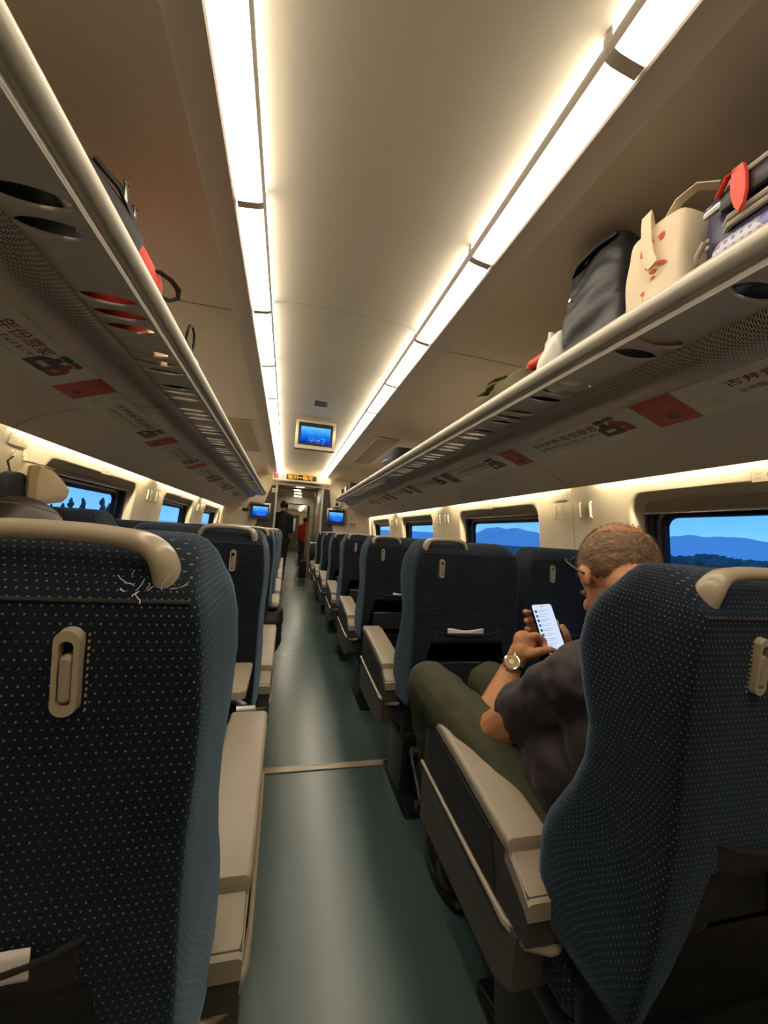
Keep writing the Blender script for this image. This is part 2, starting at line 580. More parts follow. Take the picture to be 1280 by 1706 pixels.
# ---- ceiling: centre panel, lamp troughs, flat side panels, one swept sheet
half = [(0, 2.326), (.15, 2.325), (.25, 2.321), (.32, 2.314), (.36, 2.305), (.3745, 2.297), (.3755, 2.335), (.470, 2.335), (.4705, 2.2345),
        (.476, 2.2305), (.552, 2.222), (.560, 2.2190), (.8, 2.2165), (1.06, 2.208), (1.14, 2.188), (1.195, 2.14), (1.22, 2.05), (1.225, 1.72)]
ys = [Y0 + i * (Y1 - Y0) / 14 for i in range(15)]
mb = MB(); mb.sheet([(X(-1, w), z) for w, z in reversed(half[1:6])] + [(X(1, w), z) for w, z in half[:6]], ys)
struct(mb.build('ceiling', M['ceil']))
for s, nm in ((-1, 'left'), (1, 'right')):
    mb = MB(); mb.sheet([(X(s, w), z) for w, z in half[5:12]], ys)
    struct(mb.build('ceiling_trough_' + nm, M['band'], smooth=20))
    mb = MB(); mb.sheet([(X(s, w), z) for w, z in half[11:]], ys)
    struct(mb.build('ceiling_' + nm, M['ceil_side']))
mb = MB()
mb.sheet([(X(-1, 1.45), 1.60), (X(-1, 1.55), 1.9), (X(-1, 1.2), 2.45), (X(1, 1.2), 2.45), (X(1, 1.55), 1.9), (X(1, 1.45), 1.60)], [Y0 - .1, 22.2])
struct(mb.build('ceiling_outer', M['darkmetal']))  # unseen shell added to stop sky light leaking between the ceiling sheets
# panel joints in the ceiling every two metres
for n_, y in enumerate((0., 2., 4., 6.)):
    k += 1
    mb = MB()
    c = [(X(-1, w), z - .0012) for w, z in reversed(half[1:6])] + [(X(1, w), z - .0012) for w, z in half[:6]]
    mb.sheet(c, [y - .001, y + .001])
    struct(mb.build('trim_%d' % k, M['seam_soft'], smooth=0))
    for s in (-1, 1):
        k += 1
        mb = MB(); mb.sheet([(X(s, w), z - .0012) for w, z in half[11:15]], [y - .0022, y + .0022])
        struct(mb.build('trim_%d' % k, M['seam'], smooth=0))

# ---- strip of ceiling lamps
lens_prof = [(.3775, 2.325), (.3775, 2.266), (.3795, 2.256), (.386, 2.248), (.400, 2.2425), (.425, 2.2385), (.4645, 2.2335)]
def prof_at(t):
    L = [0.]
    for a, b in zip(lens_prof, lens_prof[1:]):
        L.append(L[-1] + math.hypot(a[0] - b[0], a[1] - b[1]))
    d = t * L[-1]
    for i in range(len(L) - 1):
        if d <= L[i + 1] + 1e-9:
            f = (d - L[i]) / (L[i + 1] - L[i])
            return tuple(lens_prof[i][j] + f * (lens_prof[i + 1][j] - lens_prof[i][j]) for j in (0, 1))
    return lens_prof[-1]
LP = .6667
for s, side in ((-1, 'left'), (1, 'right')):
    first = None
    for i in range(-1, 12):
        ya, yb = LP * i + .014, LP * (i + 1) - .014
        if yb > Y1 - .03:
            yb = Y1 - .05
        nth = i + 1
        if nth >= 1:
            lab = '%s long glowing lamp from the camera end of the %s ceiling strip' % (ORD[nth - 1], side)
        else:
            lab = 'glowing lamp of the %s ceiling strip, %s behind the camera' % (side, ORD[-nth])
        if first is None:
            t = thing('ceiling_lamp', lab, 'ceiling light', (X(s, .42), ya, 2.24), 'lamps of the %s ceiling strip' % side)
            mb = MB()
            rr = .026
            rings = []
            ts = [j / 22 for j in range(23)]
            for d in (0., .1, .3, .6, 1.):
                rings.append((ya + d * rr, rr - math.sqrt(max(0, rr * rr - (rr - d * rr) ** 2))))
            rings += [(yb - (y - ya), tr) for y, tr in reversed(rings)]
            R = []
            for y, tr in rings:
                lo, hi = 0.0, 1 - tr / .19
                R.append([(X(s, prof_at(lo + (hi - lo) * q)[0]), y, prof_at(lo + (hi - lo) * q)[1]) for q in ts])
            mb.loft(R, closed=False, caps=False)
            mb.build('lens', M['lens'], t, smooth=60)
            mb = MB()
            mb.loft([[(X(s, p[0] + (.0 if j < 3 else .0)), y, p[1] - .0035) for j, p in enumerate(lens_prof)] + [(X(s, .4645), y, 2.30)] for y in (yb + .0005, yb + .0275)])
            mb.build('end_cap', M['band'], t, smooth=30)
            mb = MB()
            mb.loft([[(X(s, w), y, z) for w, z in ((.3764, 2.2725), (.3772, 2.2725), (.3772, 2.262), (.3795, 2.2535), (.3850, 2.2470), (.3840, 2.2462), (.3785, 2.2530), (.3764, 2.262))] for y in (LP * i + .0005, LP * (i + 1) - .0005)])
            mb.build('rim', M['band'], t, smooth=30)
            first = t
            index_kids()
        else:
            c = copy_tree(first)
            c.location = (X(s, .42), ya, 2.24)
            c['label'] = lab

# ---- side walls with window openings, modules of two metres
WIN = [(-1.66, -.40), (.34, 1.60), (2.34, 3.59), (4.34, 5.59), (6.34, 7.59)]
ZB, ZT = .80, 1.447
def rr_ray(dx, dy, hw, hh, r):
    lo, hi = 0., 3.
    for _ in range(40):
        m = (lo + hi) / 2
        qx, qy = abs(dx * m) - hw + r, abs(dy * m) - hh + r
        d = math.hypot(max(qx, 0), max(qy, 0)) + min(max(qx, qy), 0) - r
        if d < 0: lo = m
        else: hi = m
    return lo
def win_angles(hw, hh, cyo, up, dn, lf, rt):
    A = [2 * PI * i / 72 for i in range(72)]
    for a, b in ((lf, dn), (lf, up), (rt, dn), (rt, up)):
        A.append(math.atan2(b, a) % (2 * PI))
    for j in range(9):
        for (cx_, cy_, a0) in ((hw - .085, hh - .085, 0), (-hw + .085, hh - .085, 90), (-hw + .085, -hh + .085, 180), (hw - .085, -hh + .085, 270)):
            a = math.radians(a0 + 90 * j / 8)
            A.append(math.atan2(cy_ + .085 * math.sin(a), cx_ + .085 * math.cos(a)) % (2 * PI))
    return sorted(set(round(a, 6) for a in A))
wk = 0
for s, side in ((-1, 'left'), (1, 'right')):
    mb = MB()
    for mi, (wa, wb) in enumerate(WIN):
        ma, mz = -2. + 2 * mi, min(2. * mi, Y1 + .05)
        cy, cz = (wa + wb) / 2, (ZB + ZT) / 2
        hw, hh = (wb - wa) / 2, (ZT - ZB) / 2
        A = win_angles(hw, hh, 0, 1.62 - cz, -.02 - cz, ma - cy, mz - cy)
        rings = []
        def P3(u, z, off=0.):
            return (X(s, wprof(z) + off), cy + u, z)
        outer, inner = [], []
        for a in A:
            dx, dy = math.cos(a), math.sin(a)
            t = min(x for x in ((mz - cy) / dx if dx > 1e-9 else 9, (ma - cy) / dx if dx < -1e-9 else 9, (1.62 - cz) / dy if dy > 1e-9 else 9, (-.02 - cz) / dy if dy < -1e-9 else 9) if x > 0)
            outer.append((dx * t, dy * t)); u = rr_ray(dx, dy, hw, hh, .085); inner.append((dx * u, dy * u))
        for f in (1., .75, .5, .3, .15, .06, .02, 0.):
            rings.append([P3(i_[0] + (o_[0] - i_[0]) * f, cz + i_[1] + (o_[1] - i_[1]) * f, .004 * (1 - f / .02) if f < .02 else 0) for i_, o_ in zip(inner, outer)])
        # sloped reveal down to the window frame
        for ins, off in ((.006, .018), (.022, .045), (.03, .06)):
            r_ = []
            for a in A:
                dx, dy = math.cos(a), math.sin(a)
                u = rr_ray(dx, dy, hw - ins, hh - ins * 1.25, .078)
                r_.append((X(s, wprof(cz + dy * u) + off), cy + dx * u, cz + dy * u - .006))
            rings.append(r_)
        mb.loft(rings, closed=True, caps=False)
    struct(mb.build('wall_' + side, M['wall'], smooth=50))
    for mi, (wa, wb) in enumerate(WIN):
        cy, cz = (wa + wb) / 2, (ZB + ZT) / 2 - .006
        hw, hh = (wb - wa) / 2, (ZT - ZB) / 2
        wk += 1
        def ring(ins, off, r):
            return [(X(s, wprof(cz + z) + off), cy + y, cz + z) for y, z in rrect(2 * (hw - ins), 2 * (hh - ins), r, 8)]
        mb = MB()
        mb.loft([ring(.028, .058, .075), ring(.034, .052, .072), ring(.046, .052, .066), ring(.050, .066, .064), ring(.062, .066, .06), ring(.064, .098, .058)], True, False)
        root = mb.build('window_%d' % wk, M['rubber'], smooth=30)
        struct(root)
        mb = MB()
        mb.loft([ring(.062, .094, .06), ring(.064, .090, .06), ring(.082, .090, .055), ring(.084, .10, .054)], True, False)
        mb.build('window_frame', M['metal'], root, smooth=30)
        mb = MB()
        mb.loft([ring(.082, .097, .055), ring(.100, .094, .05), ring(.104, .12, .05)], True, False)
        mb.build('inner_gasket', M['rubber'], root, smooth=30)
        mb = MB()
        mb.bm.faces.new([mb.bm.verts.new(p) for p in ring(.098, .108, .05)])
        mb.build('glass_pane', M['glass'], root, smooth=0, recalc=False)
        # roller blind: box behind the reveal and its bottom rail
        drop = .050 if (s == 1 and mi == 1) else .022
        mb = MB()
        z1 = ZT - .040
        zz = z1 - drop
        mb.prism([(X(s, wprof(z1) + .044), z1 + .002), (X(s, wprof(z1) + .050), z1 + .002), (X(s, wprof(zz) + .050), zz), (X(s, wprof(zz) + .044), zz)], cy - hw + .045, cy + hw - .045)
        bl = mb.build('blind', M['trim'], root, smooth=0)
        mb = MB()
        mb.box((X(s, wprof(zz) + .046), cy, zz), (.014, 2 * hw - .09, .011), .004)
        mb.build('blind_rail', M['rail'], bl)

# wall joints, cove panels, advert rail
for s, side in ((-1, 'left'), (1, 'right')):
    for y in (0., 2., 4., 6.):
        k += 1
        mb = MB()
        mb.sheet([(X(s, wprof(z) - .0012), z) for z in (1.53, 1.45, 1.2, 1.0, .8, .4, 0)], [y - .0015, y + .0015])
        struct(mb.build('trim_%d' % k, M['seam_soft'], smooth=0))
    cov = [(1.118, 1.6385), (1.13, 1.6375), (1.20, 1.624), (1.28, 1.598), (1.34, 1.564), (1.378, 1.535), (1.397, 1.5165), (1.399, 1.518), (1.3985, 1.524), (1.385, 1.538), (1.36, 1.556)]
    k += 1
    mb = MB(); mb.sheet([(X(s, w), z) for w, z in cov], ys)
    struct(mb.build('trim_%d' % k, M['cover']))
    k += 1
    mb = MB(); mb.sheet([(X(s, w), z) for w, z in ((.955, 1.6965), (1.125, 1.6385), (1.125, 1.70), (.955, 1.72))], ys)
    struct(mb.build('trim_%d' % k, M['cover'], smooth=0))
    for y in (0., 2., 4., 6.):
        k += 1
        mb = MB(); mb.sheet([(X(s, w), z - .0012) for w, z in cov[:7]], [y - .0018, y + .0018])
        struct(mb.build('trim_%d' % k, M['seam'], smooth=0))
    # hidden cove lamp washing the wall
    first = None
    for i in range(1, 5):
        lab = 'cove lamp tube hidden above the %s windows, %s from the camera end' % (side, ORD[i - 1])
        y = -2 + 2 * i + (.03)
        if first is None:
            t = thing('cove_lamp', lab, 'cove light', (X(s, 1.39), y, 1.575), 'cove lamps above the %s windows' % side)
            mb = MB(); mb.cyl((X(s, 1.392), y, 1.58), (X(s, 1.392), y + 1.76, 1.58), .008, n=10)
            mb.build('tube', M['cove'], t)
            mb = MB()
            for yy in (y - .012, y + 1.772):
                mb.box((X(s, 1.388), yy, 1.585), (.03, .02, .03), .003)
            mb.build('socket', M['trim'], t)
            first = t; index_kids()
        else:
            c = copy_tree(first); c.location = (X(s, 1.39), y, 1.575); c['label'] = lab

# coat hooks and seat-number plates on the wall piers
def hook_mesh(s, y, t):
    zt, zb = 1.428, 1.345
    mb = MB()
    for z, r in ((zt, .009), (zb, .009)):
        x = X(s, wprof(z))
        mb.cyl((x + s * .002, y, z), (x - s * .006, y, z), r, r * .8, 14)
    mb.tube([(X(s, wprof(z) - .007), y, z) for z in (zt, zt - .02, zb + .02, zb)], [.006, .0075, .0075, .006], 8, sq=.6)
    mb.build('hook_bar', M['wall'], t)
    mb = MB()
    mb.cyl((X(s, wprof(zt) - .005), y, zt), (X(s, wprof(zt) - .0085), y, zt), .004, n=10)
    mb.build('screw_cap', M['print'], t)
for s, side in ((-1, 'left'), (1, 'right')):
    first = None
    n = 0
    for yc in (0., 2., 4., 6.):
        for dy in (-.145, -.065, .09, .165):
            lab = '%s slim cream coat hook from the camera along the %s window wall' % (ORD[n], side)
            n += 1
            if first is None:
                t = thing('coat_hook', lab, 'coat hook', (X(s, wprof(1.39)), yc + dy, 1.39), 'coat hooks on the %s wall' % side)
                hook_mesh(s, yc + dy, t); first = t; index_kids()
            else:
                c = copy_tree(first); c.location.y = yc + dy; c['label'] = lab
    # plates: letters engraved, row number grows towards the camera
    for j, (yc, txt) in enumerate(((1.0, '8D' if s == 1 else '8A'), (2.1, None), (3.0, '6D' if s == 1 else '6A'), (4.1, None), (5.0, '4D' if s == 1 else '4A'))):
        big = txt is None
        if big and s == -1:
            yc -= .0
        w_, h_ = (.125, .05)
        z0 = 1.447 if not big else 1.455
        p = thing('seat_number_plate', ('engraved cream seat number plate on the %s wall, %s from the camera' % (side, ORD[j])), 'sign', (X(s, wprof(z0)), yc, z0), 'seat number plates on the %s wall' % side)
        X0 = V((0, -s, 0)); Yv = V((X(s, wprof(z0 + .05)) - X(s, wprof(z0)), 0, .05))
        fr = frame((X(s, wprof(z0) - .0025), yc + s * w_ / 2, z0), X0, Yv)
        mb = MB()
        mb.merge([(a, b, c) for c in (-.002, 0) for a, b in ((0, 0), (w_, 0), (w_, h_), (0, h_))], [(4, 5, 6, 7), (0, 1, 5, 4), (1, 2, 6, 5), (2, 3, 7, 6), (3, 0, 4, 7)], fr)
        mb.build('plate', M['wall'], p, smooth=0)
        mb = MB()
        if not big:
            put_text(mb, '过道', fr, .008, .026, height=.012)
            put_text(mb, txt, fr, .048, .016, height=.018)
            put_scribble(mb, fr, .008, .03, .012, .006, random)
        else:
            put_text(mb, '7', fr, .040, .018, height=.016); put_text(mb, '8', fr, .080, .018, height=.016)
            put_scribble(mb, fr, .008, .03, .028, .008, random); put_scribble(mb, fr, .095, .118, .028, .008, random)
            put_scribble(mb, fr, .095, .118, .012, .006, random)
        for a in (0, h_ - .0012):
            put_poly(mb, [(0, a), (w_, a), (w_, a + .0012), (0, a + .0012)], fr)
        for a in (0, w_ - .0012):
            put_poly(mb, [(a, 0), (a + .0012, 0), (a + .0012, h_), (a, h_)], fr)
        mb.build('engraving', M['print'], p, smooth=0)

# ---- end wall, doorway, vestibule
DX0, DX1, DZ = -.23, .632, 2.015
mb = MB()
mb.box(((X(-1, 1.62) + DX0 - .03) / 2, Y1 + .03, 1.22), (DX0 - .03 - X(-1, 1.62), .06, 2.48))
mb.box(((X(1, 1.62) + DX1 + .03) / 2, Y1 + .03, 1.22), (X(1, 1.62) - DX1 - .03, .06, 2.48))
mb.box(((DX0 + DX1) / 2, Y1 + .03, (DZ + .03 + 2.46) / 2), (DX1 - DX0 + .06, .06, 2.46 - DZ - .03))
struct(mb.build('wall_front', M['wall'], smooth=0))
mb = MB(); mb.box((CX, Y0 - .03, 1.22), (3.24, .06, 2.48)); struct(mb.build('wall_back_light_block', M['wall'], smooth=0))  # unseen wall, set close behind the camera to keep light off the seat backs
mb = MB()
mb.box((DX0 - .012, Y1 + .02, DZ / 2), (.036, .12, DZ), .005)
mb.box((DX1 + .012, Y1 + .02, DZ / 2), (.036, .12, DZ), .005)
mb.box(((DX0 + DX1) / 2, Y1 + .02, DZ + .014), (DX1 - DX0 + .06, .12, .03), .005)
dr = struct(mb.build('door_1', M['rail'], smooth=20))
for nm, poly in (('left', [(-.252, 2.0), (-.335, 2.0), (-.60, 1.15), (-.62, .0), (-.252, .0)]), ('right', [(.655, 2.01), (.77, 2.01), (.90, 1.15), (.92, 0), (.655, 0)])):
    mb = MB(); mb.prism(poly, Y1 - .012, Y1 + .005); mb.build('door_side_panel', M['darkpanel'], dr, smooth=0)
t = thing('number_sign', 'small white carriage number sign on the dark panel beside the doorway', 'sign', (-.29, Y1 - .013, 1.86))
mb = MB(); mb.box((-.288, Y1 - .016, 1.90), (.088, .006, .082), .004); mb.build('plate', M['sign_white'], t)
mb = MB(); put_text(mb, '3', frame((-.288, Y1 - .0195, 1.88), (1, 0, 0), (0, 0, 1)), -.014, 0, height=.044, bold=.01); mb.build('numeral', M['rust'], t, smooth=0)

# vestibule shell
mb = MB(); mb.box((-.40, 10.2, 1.1), (.06, 4.7, 2.3)); struct(mb.build('wall_vestibule_left', M['vest']))
mb = MB(); mb.box((.735, 10.2, 1.1), (.06, 4.7, 2.3)); struct(mb.build('wall_vestibule_right', M['vest']))
mb = MB(); mb.box((.17, 10.2, 2.15), (1.2, 4.7, .06))
for y in (8.9, 9.3):
    mb.box((.17, y, 2.112), (1.1, .012, .016))
struct(mb.build('ceiling_vestibule', M['vest'], smooth=0))
# gangway portal with a round-cornered opening
def portal(name, y, x0, x1, zt, r, m, d=.06):
    mb = MB()
    hole = []
    for j in range(9):
        a = math.radians(90 * j / 8); hole.append((x1 - r + r * math.cos(a), zt - r + r * math.sin(a)))
    for j in range(9):
        a = math.radians(90 + 90 * j / 8); hole.append((x0 + r + r * math.cos(a), zt - r + r * math.sin(a)))
    hole = [(x1, 0.)] + hole + [(x0, 0.)]
    out = []
    for px, pz in hole:
        out.append((.70 if px > (x0 + x1) / 2 else -.37, pz if pz < zt - r else 2.12 if pz > zt - r * .3 else pz))
    mb.loft([[(p[0], y, p[1]) for p in out], [(p[0], y, p[1]) for p in hole], [(p[0], y + d, p[1]) for p in hole]], closed=False, caps=False)
    mb.tube([(p[0], y - .004, p[1]) for p in hole], .012, 8)
    return struct(mb.build(name, m, smooth=30))
portal('door_2', 11.6, -.13, .635, 1.93, .15, M['band'])
portal('door_3', 12.45, -.02, .60, 1.96, .03, M['vest'])
for j, (x, y, w, z) in enumerate(((.222, 8.75, .17, 2.118), (.215, 10.35, .17, 2.118), (.18, 9.55, .15, 2.118), (.24, 11.25, .2, 2.118))):  # extra lamp between the first two, added to brighten the corridor
    t = thing('vestibule_lamp', 'small white ceiling lamp of the vestibule, %s beyond the doorway' % ORD[j], 'ceiling light', (x, y, z))
    mb = MB(); mb.box((x, y, z - .004), (w, .07, .008), .003); mb.build('diffuser', M['corr'], t)
    mb = MB()
    for dx in (-w / 2 - .008, w / 2 + .008):
        mb.box((x + dx, y, z - .006), (.014, .09, .012), .002)
    mb.build('frame', M['band'], t)
# grab pole and dividing post in the vestibule
t = thing('grab_pole', 'upright steel grab pole beyond the doorway at the vestibule wall', 'pole', (.61, 9.2, 0))
mb = MB(); mb.cyl((.60, 9.2, 0), (.60, 9.2, 2.11), .022); mb.build('pole', M['metal'], t)
mb = MB(); mb.cyl((.60, 9.2, 0), (.60, 9.2, .02), .04); mb.cyl((.60, 9.2, 2.09), (.60, 9.2, 2.118), .04); mb.build('flange', M['chrome'], t)
t = thing('equipment_cabinet', 'tall beige cabinet beside the steel pole in the vestibule', 'cabinet', (.66, 8.5, 0))
mb = MB(); mb.box((.662, 8.45, 1.05), (.07, .9, 2.1), .006); mb.build('body', M['vest'], t)
mb = MB(); mb.box((.622, 8.3, 1.0), (.012, .02, .12), .004); mb.build('handle', M['metal'], t)

# ---- the next carriage
mb = MB()
for s in (-1, 1):
    mb.box((X(s, 1.45), 17.3, .8), (.06, 9.7, 1.7))
    mb.box((X(s, .93), 12.56, 1.2), (1.02, .06, 2.4))
struct(mb.build('wall_next_carriage', M['wall'], smooth=0))
mb = MB(); mb.box((CX, 22.15, 1.2), (3.0, .06, 2.5)); struct(mb.build('wall_next_carriage_end', M['vest'], smooth=0))
mb = MB(); mb.box((.21, 22.1, 1.0), (.86, .06, 2.0), .01); dd = struct(mb.build('door_4', M['darkpanel'], smooth=0))
mb = MB(); mb.box((.21, 22.06, 1.45), (.5, .02, .7), .01); mb.build('door_window', M['band'], dd)
mb = MB(); mb.sheet([(X(-1, 1.45), 1.6), (X(-1, 1.2), 2.1), (X(-1, .5), 2.24), (CX, 2.30), (X(1, .5), 2.24), (X(1, 1.2), 2.1), (X(1, 1.45), 1.6)], [12.5, 22.2]); struct(mb.build('ceiling_next_carriage', M['ceil']))
for s, side in ((-1, 'left'), (1, 'right')):
    t = thing('lamp_strip', 'long glowing lamp strip on the %s of the next carriage ceiling' % side, 'ceiling light', (X(s, .42), 17, 2.24))
    mb = MB(); mb.box((X(s, .42), 17.2, 2.20), (.09, 8.6, .012), .003); mb.build('diffuser', M['far_lamp'], t)
    mb = MB(); mb.box((X(s, .42), 12.86, 2.20), (.1, .03, .02), .003); mb.box((X(s, .42), 21.54, 2.20), (.1, .03, .02), .003); mb.build('end_cap', M['band'], t)
    t = thing('luggage_rack', 'pale luggage rack along the %s wall of the next carriage' % side, 'luggage rack', (X(s, .9), 17, 1.75))
    mb = MB(); mb.cyl((X(s, .643), 12.9, 1.785), (X(s, .643), 21.8, 1.785), .03); mb.build('front_rail', M['rail'], t)
    mb = MB(); mb.box((X(s, 1.03), 17.35, 1.75), (.80, 8.9, .03)); mb.build('shelf', M['rack'], t)
# ================================================================== luggage racks
RY0, RY1 = -.72, 7.2
slots = [-.62, -.54, -.3, -.22, -.14, .1, .18, .44, .52, .60, .828, .91]
kk = 0
while 1.24 + kk / 3. < 7.0:
    c = 1.24 + kk / 3.
    slots += [c - .08, c, c + .08]
    kk += 1
WA, WB, WM, SL = .648, .806, .727, .072      # slot field across the shelf, slot centre and half length
ZS0, ZS1 = 1.737, 1.745
for s, side in ((-1, 'left'), (1, 'right')):
    rk = thing('luggage_rack', 'long grey overhead luggage rack with slotted shelf above the %s windows' % side, 'luggage rack', (X(s, .9), RY0, 1.72), 'overhead racks of this carriage')
    mb = MB()
    for ya, yb in ((RY0, 0.), (0., 2.), (2., 4.), (4., 6.), (6., RY1)):
        mb.cyl((X(s, .643), ya + .001, 1.785), (X(s, .643), yb - .001, 1.785), .0295, n=28)
    mb.build('front_rail', M['rail'], rk)
    mb = MB()
    mb.prism([(X(s, .645), 1.762), (X(s, .648), 1.746), (X(s, .653), 1.7375), (X(s, .668), 1.752), (X(s, .668), 1.765)], RY0, RY1)
    mb.build('rail_socket', M['rack'], rk)
    # slotted part of the shelf, real openings with rolled lips
    mb = MB()
    ys_ = sorted(slots)
    prev = RY0
    n = 28
    def quad(y0, y1, wa=WA, wb=WB):
        for z in (ZS0, ZS1):
            mb.face([(X(s, wa), y0, z), (X(s, wb), y0, z), (X(s, wb), y1, z), (X(s, wa), y1, z)])
    for i, y in enumerate(ys_):
        a, b = y - .0385, y + .0385
        if a > prev + .001:
            quad(prev, a)
        prev = b
        rings_e, rings_r, lip, lip2 = [], [], [], []
        for q in range(n):
            t_ = 2 * PI * (q + .5) / n
            ex, ey = SL * math.cos(t_), .0255 * math.copysign(abs(math.sin(t_)) ** 1.15, math.sin(t_))
            f = min((WB - WM) / abs(ex) if abs(ex) > 1e-6 else 9, .0385 / abs(ey) if abs(ey) > 1e-6 else 9)
            rings_e.append((ex, ey)); rings_r.append((max(WA - WM, min(WB - WM, ex * f)), max(-.0385, min(.0385, ey * f))))
        # make the outer ring reach the cell corners
        for cx_, cy_ in ((WA - WM, -.0385), (WA - WM, .0385), (WB - WM, -.0385), (WB - WM, .0385)):
            j = min(range(n), key=lambda q: (rings_r[q][0] - cx_) ** 2 + (rings_r[q][1] - cy_) ** 2)
            rings_r[j] = (cx_, cy_)
        P = lambda L, z: [(X(s, WM + a_), y + b_, z) for a_, b_ in L]
        big = [(a_ * 1.04, b_ * 1.18) for a_, b_ in rings_e]
        mb.loft([P(rings_r, ZS0), P(big, ZS0), P([(a_ * 1.015, b_ * 1.06) for a_, b_ in rings_e], ZS0 + .0015), P(rings_e, ZS0 + .004), P(rings_e, ZS1), P(rings_r, ZS1)], True, False)
    quad(prev, RY1)
    for w0, w1 in ((WB, 1.222),):
        mb.face([(X(s, w0), RY0, ZS1), (X(s, w1), RY0, ZS1), (X(s, w1), RY1, ZS1), (X(s, w0), RY1, ZS1)])
    mb.build('shelf', M['rack'], rk, smooth=30)
    # perforated air-grille roll under the back of the shelf
    rp = [(.800, 1.742), (.806, 1.722), (.818, 1.706), (.836, 1.693), (.858, 1.6855), (.884, 1.682), (.912, 1.683), (.940, 1.688), (.962, 1.694)]
    mb = MB(); mb.sheet([(X(s, w), z) for w, z in rp], [RY0, 0, 2, 4, 6, RY1]); mb.build('air_grille', M['grille'], rk)
    for y in (0., 2., 4., 6.):
        mb = MB(); mb.sheet([(X(s, w - (.0015 if w < .85 else 0)), z - .0025) for w, z in rp], [y - .008, y - .006, y + .006, y + .008]); mb.build('joint_band', M['trim'], rk)
    mb = MB()
    mb.prism([(X(s, w), z) for w, z in [(.628, 1.80), (.66, 1.82), (.70, 1.765), (1.22, 1.765), (1.22, 1.74), (.97, 1.692), (.9, 1.678), (.82, 1.70), (.80, 1.73), (.65, 1.733), (.622, 1.76)]], RY1, RY1 + .03)
    mb.build('end_cap', M['rail'], rk, smooth=25)

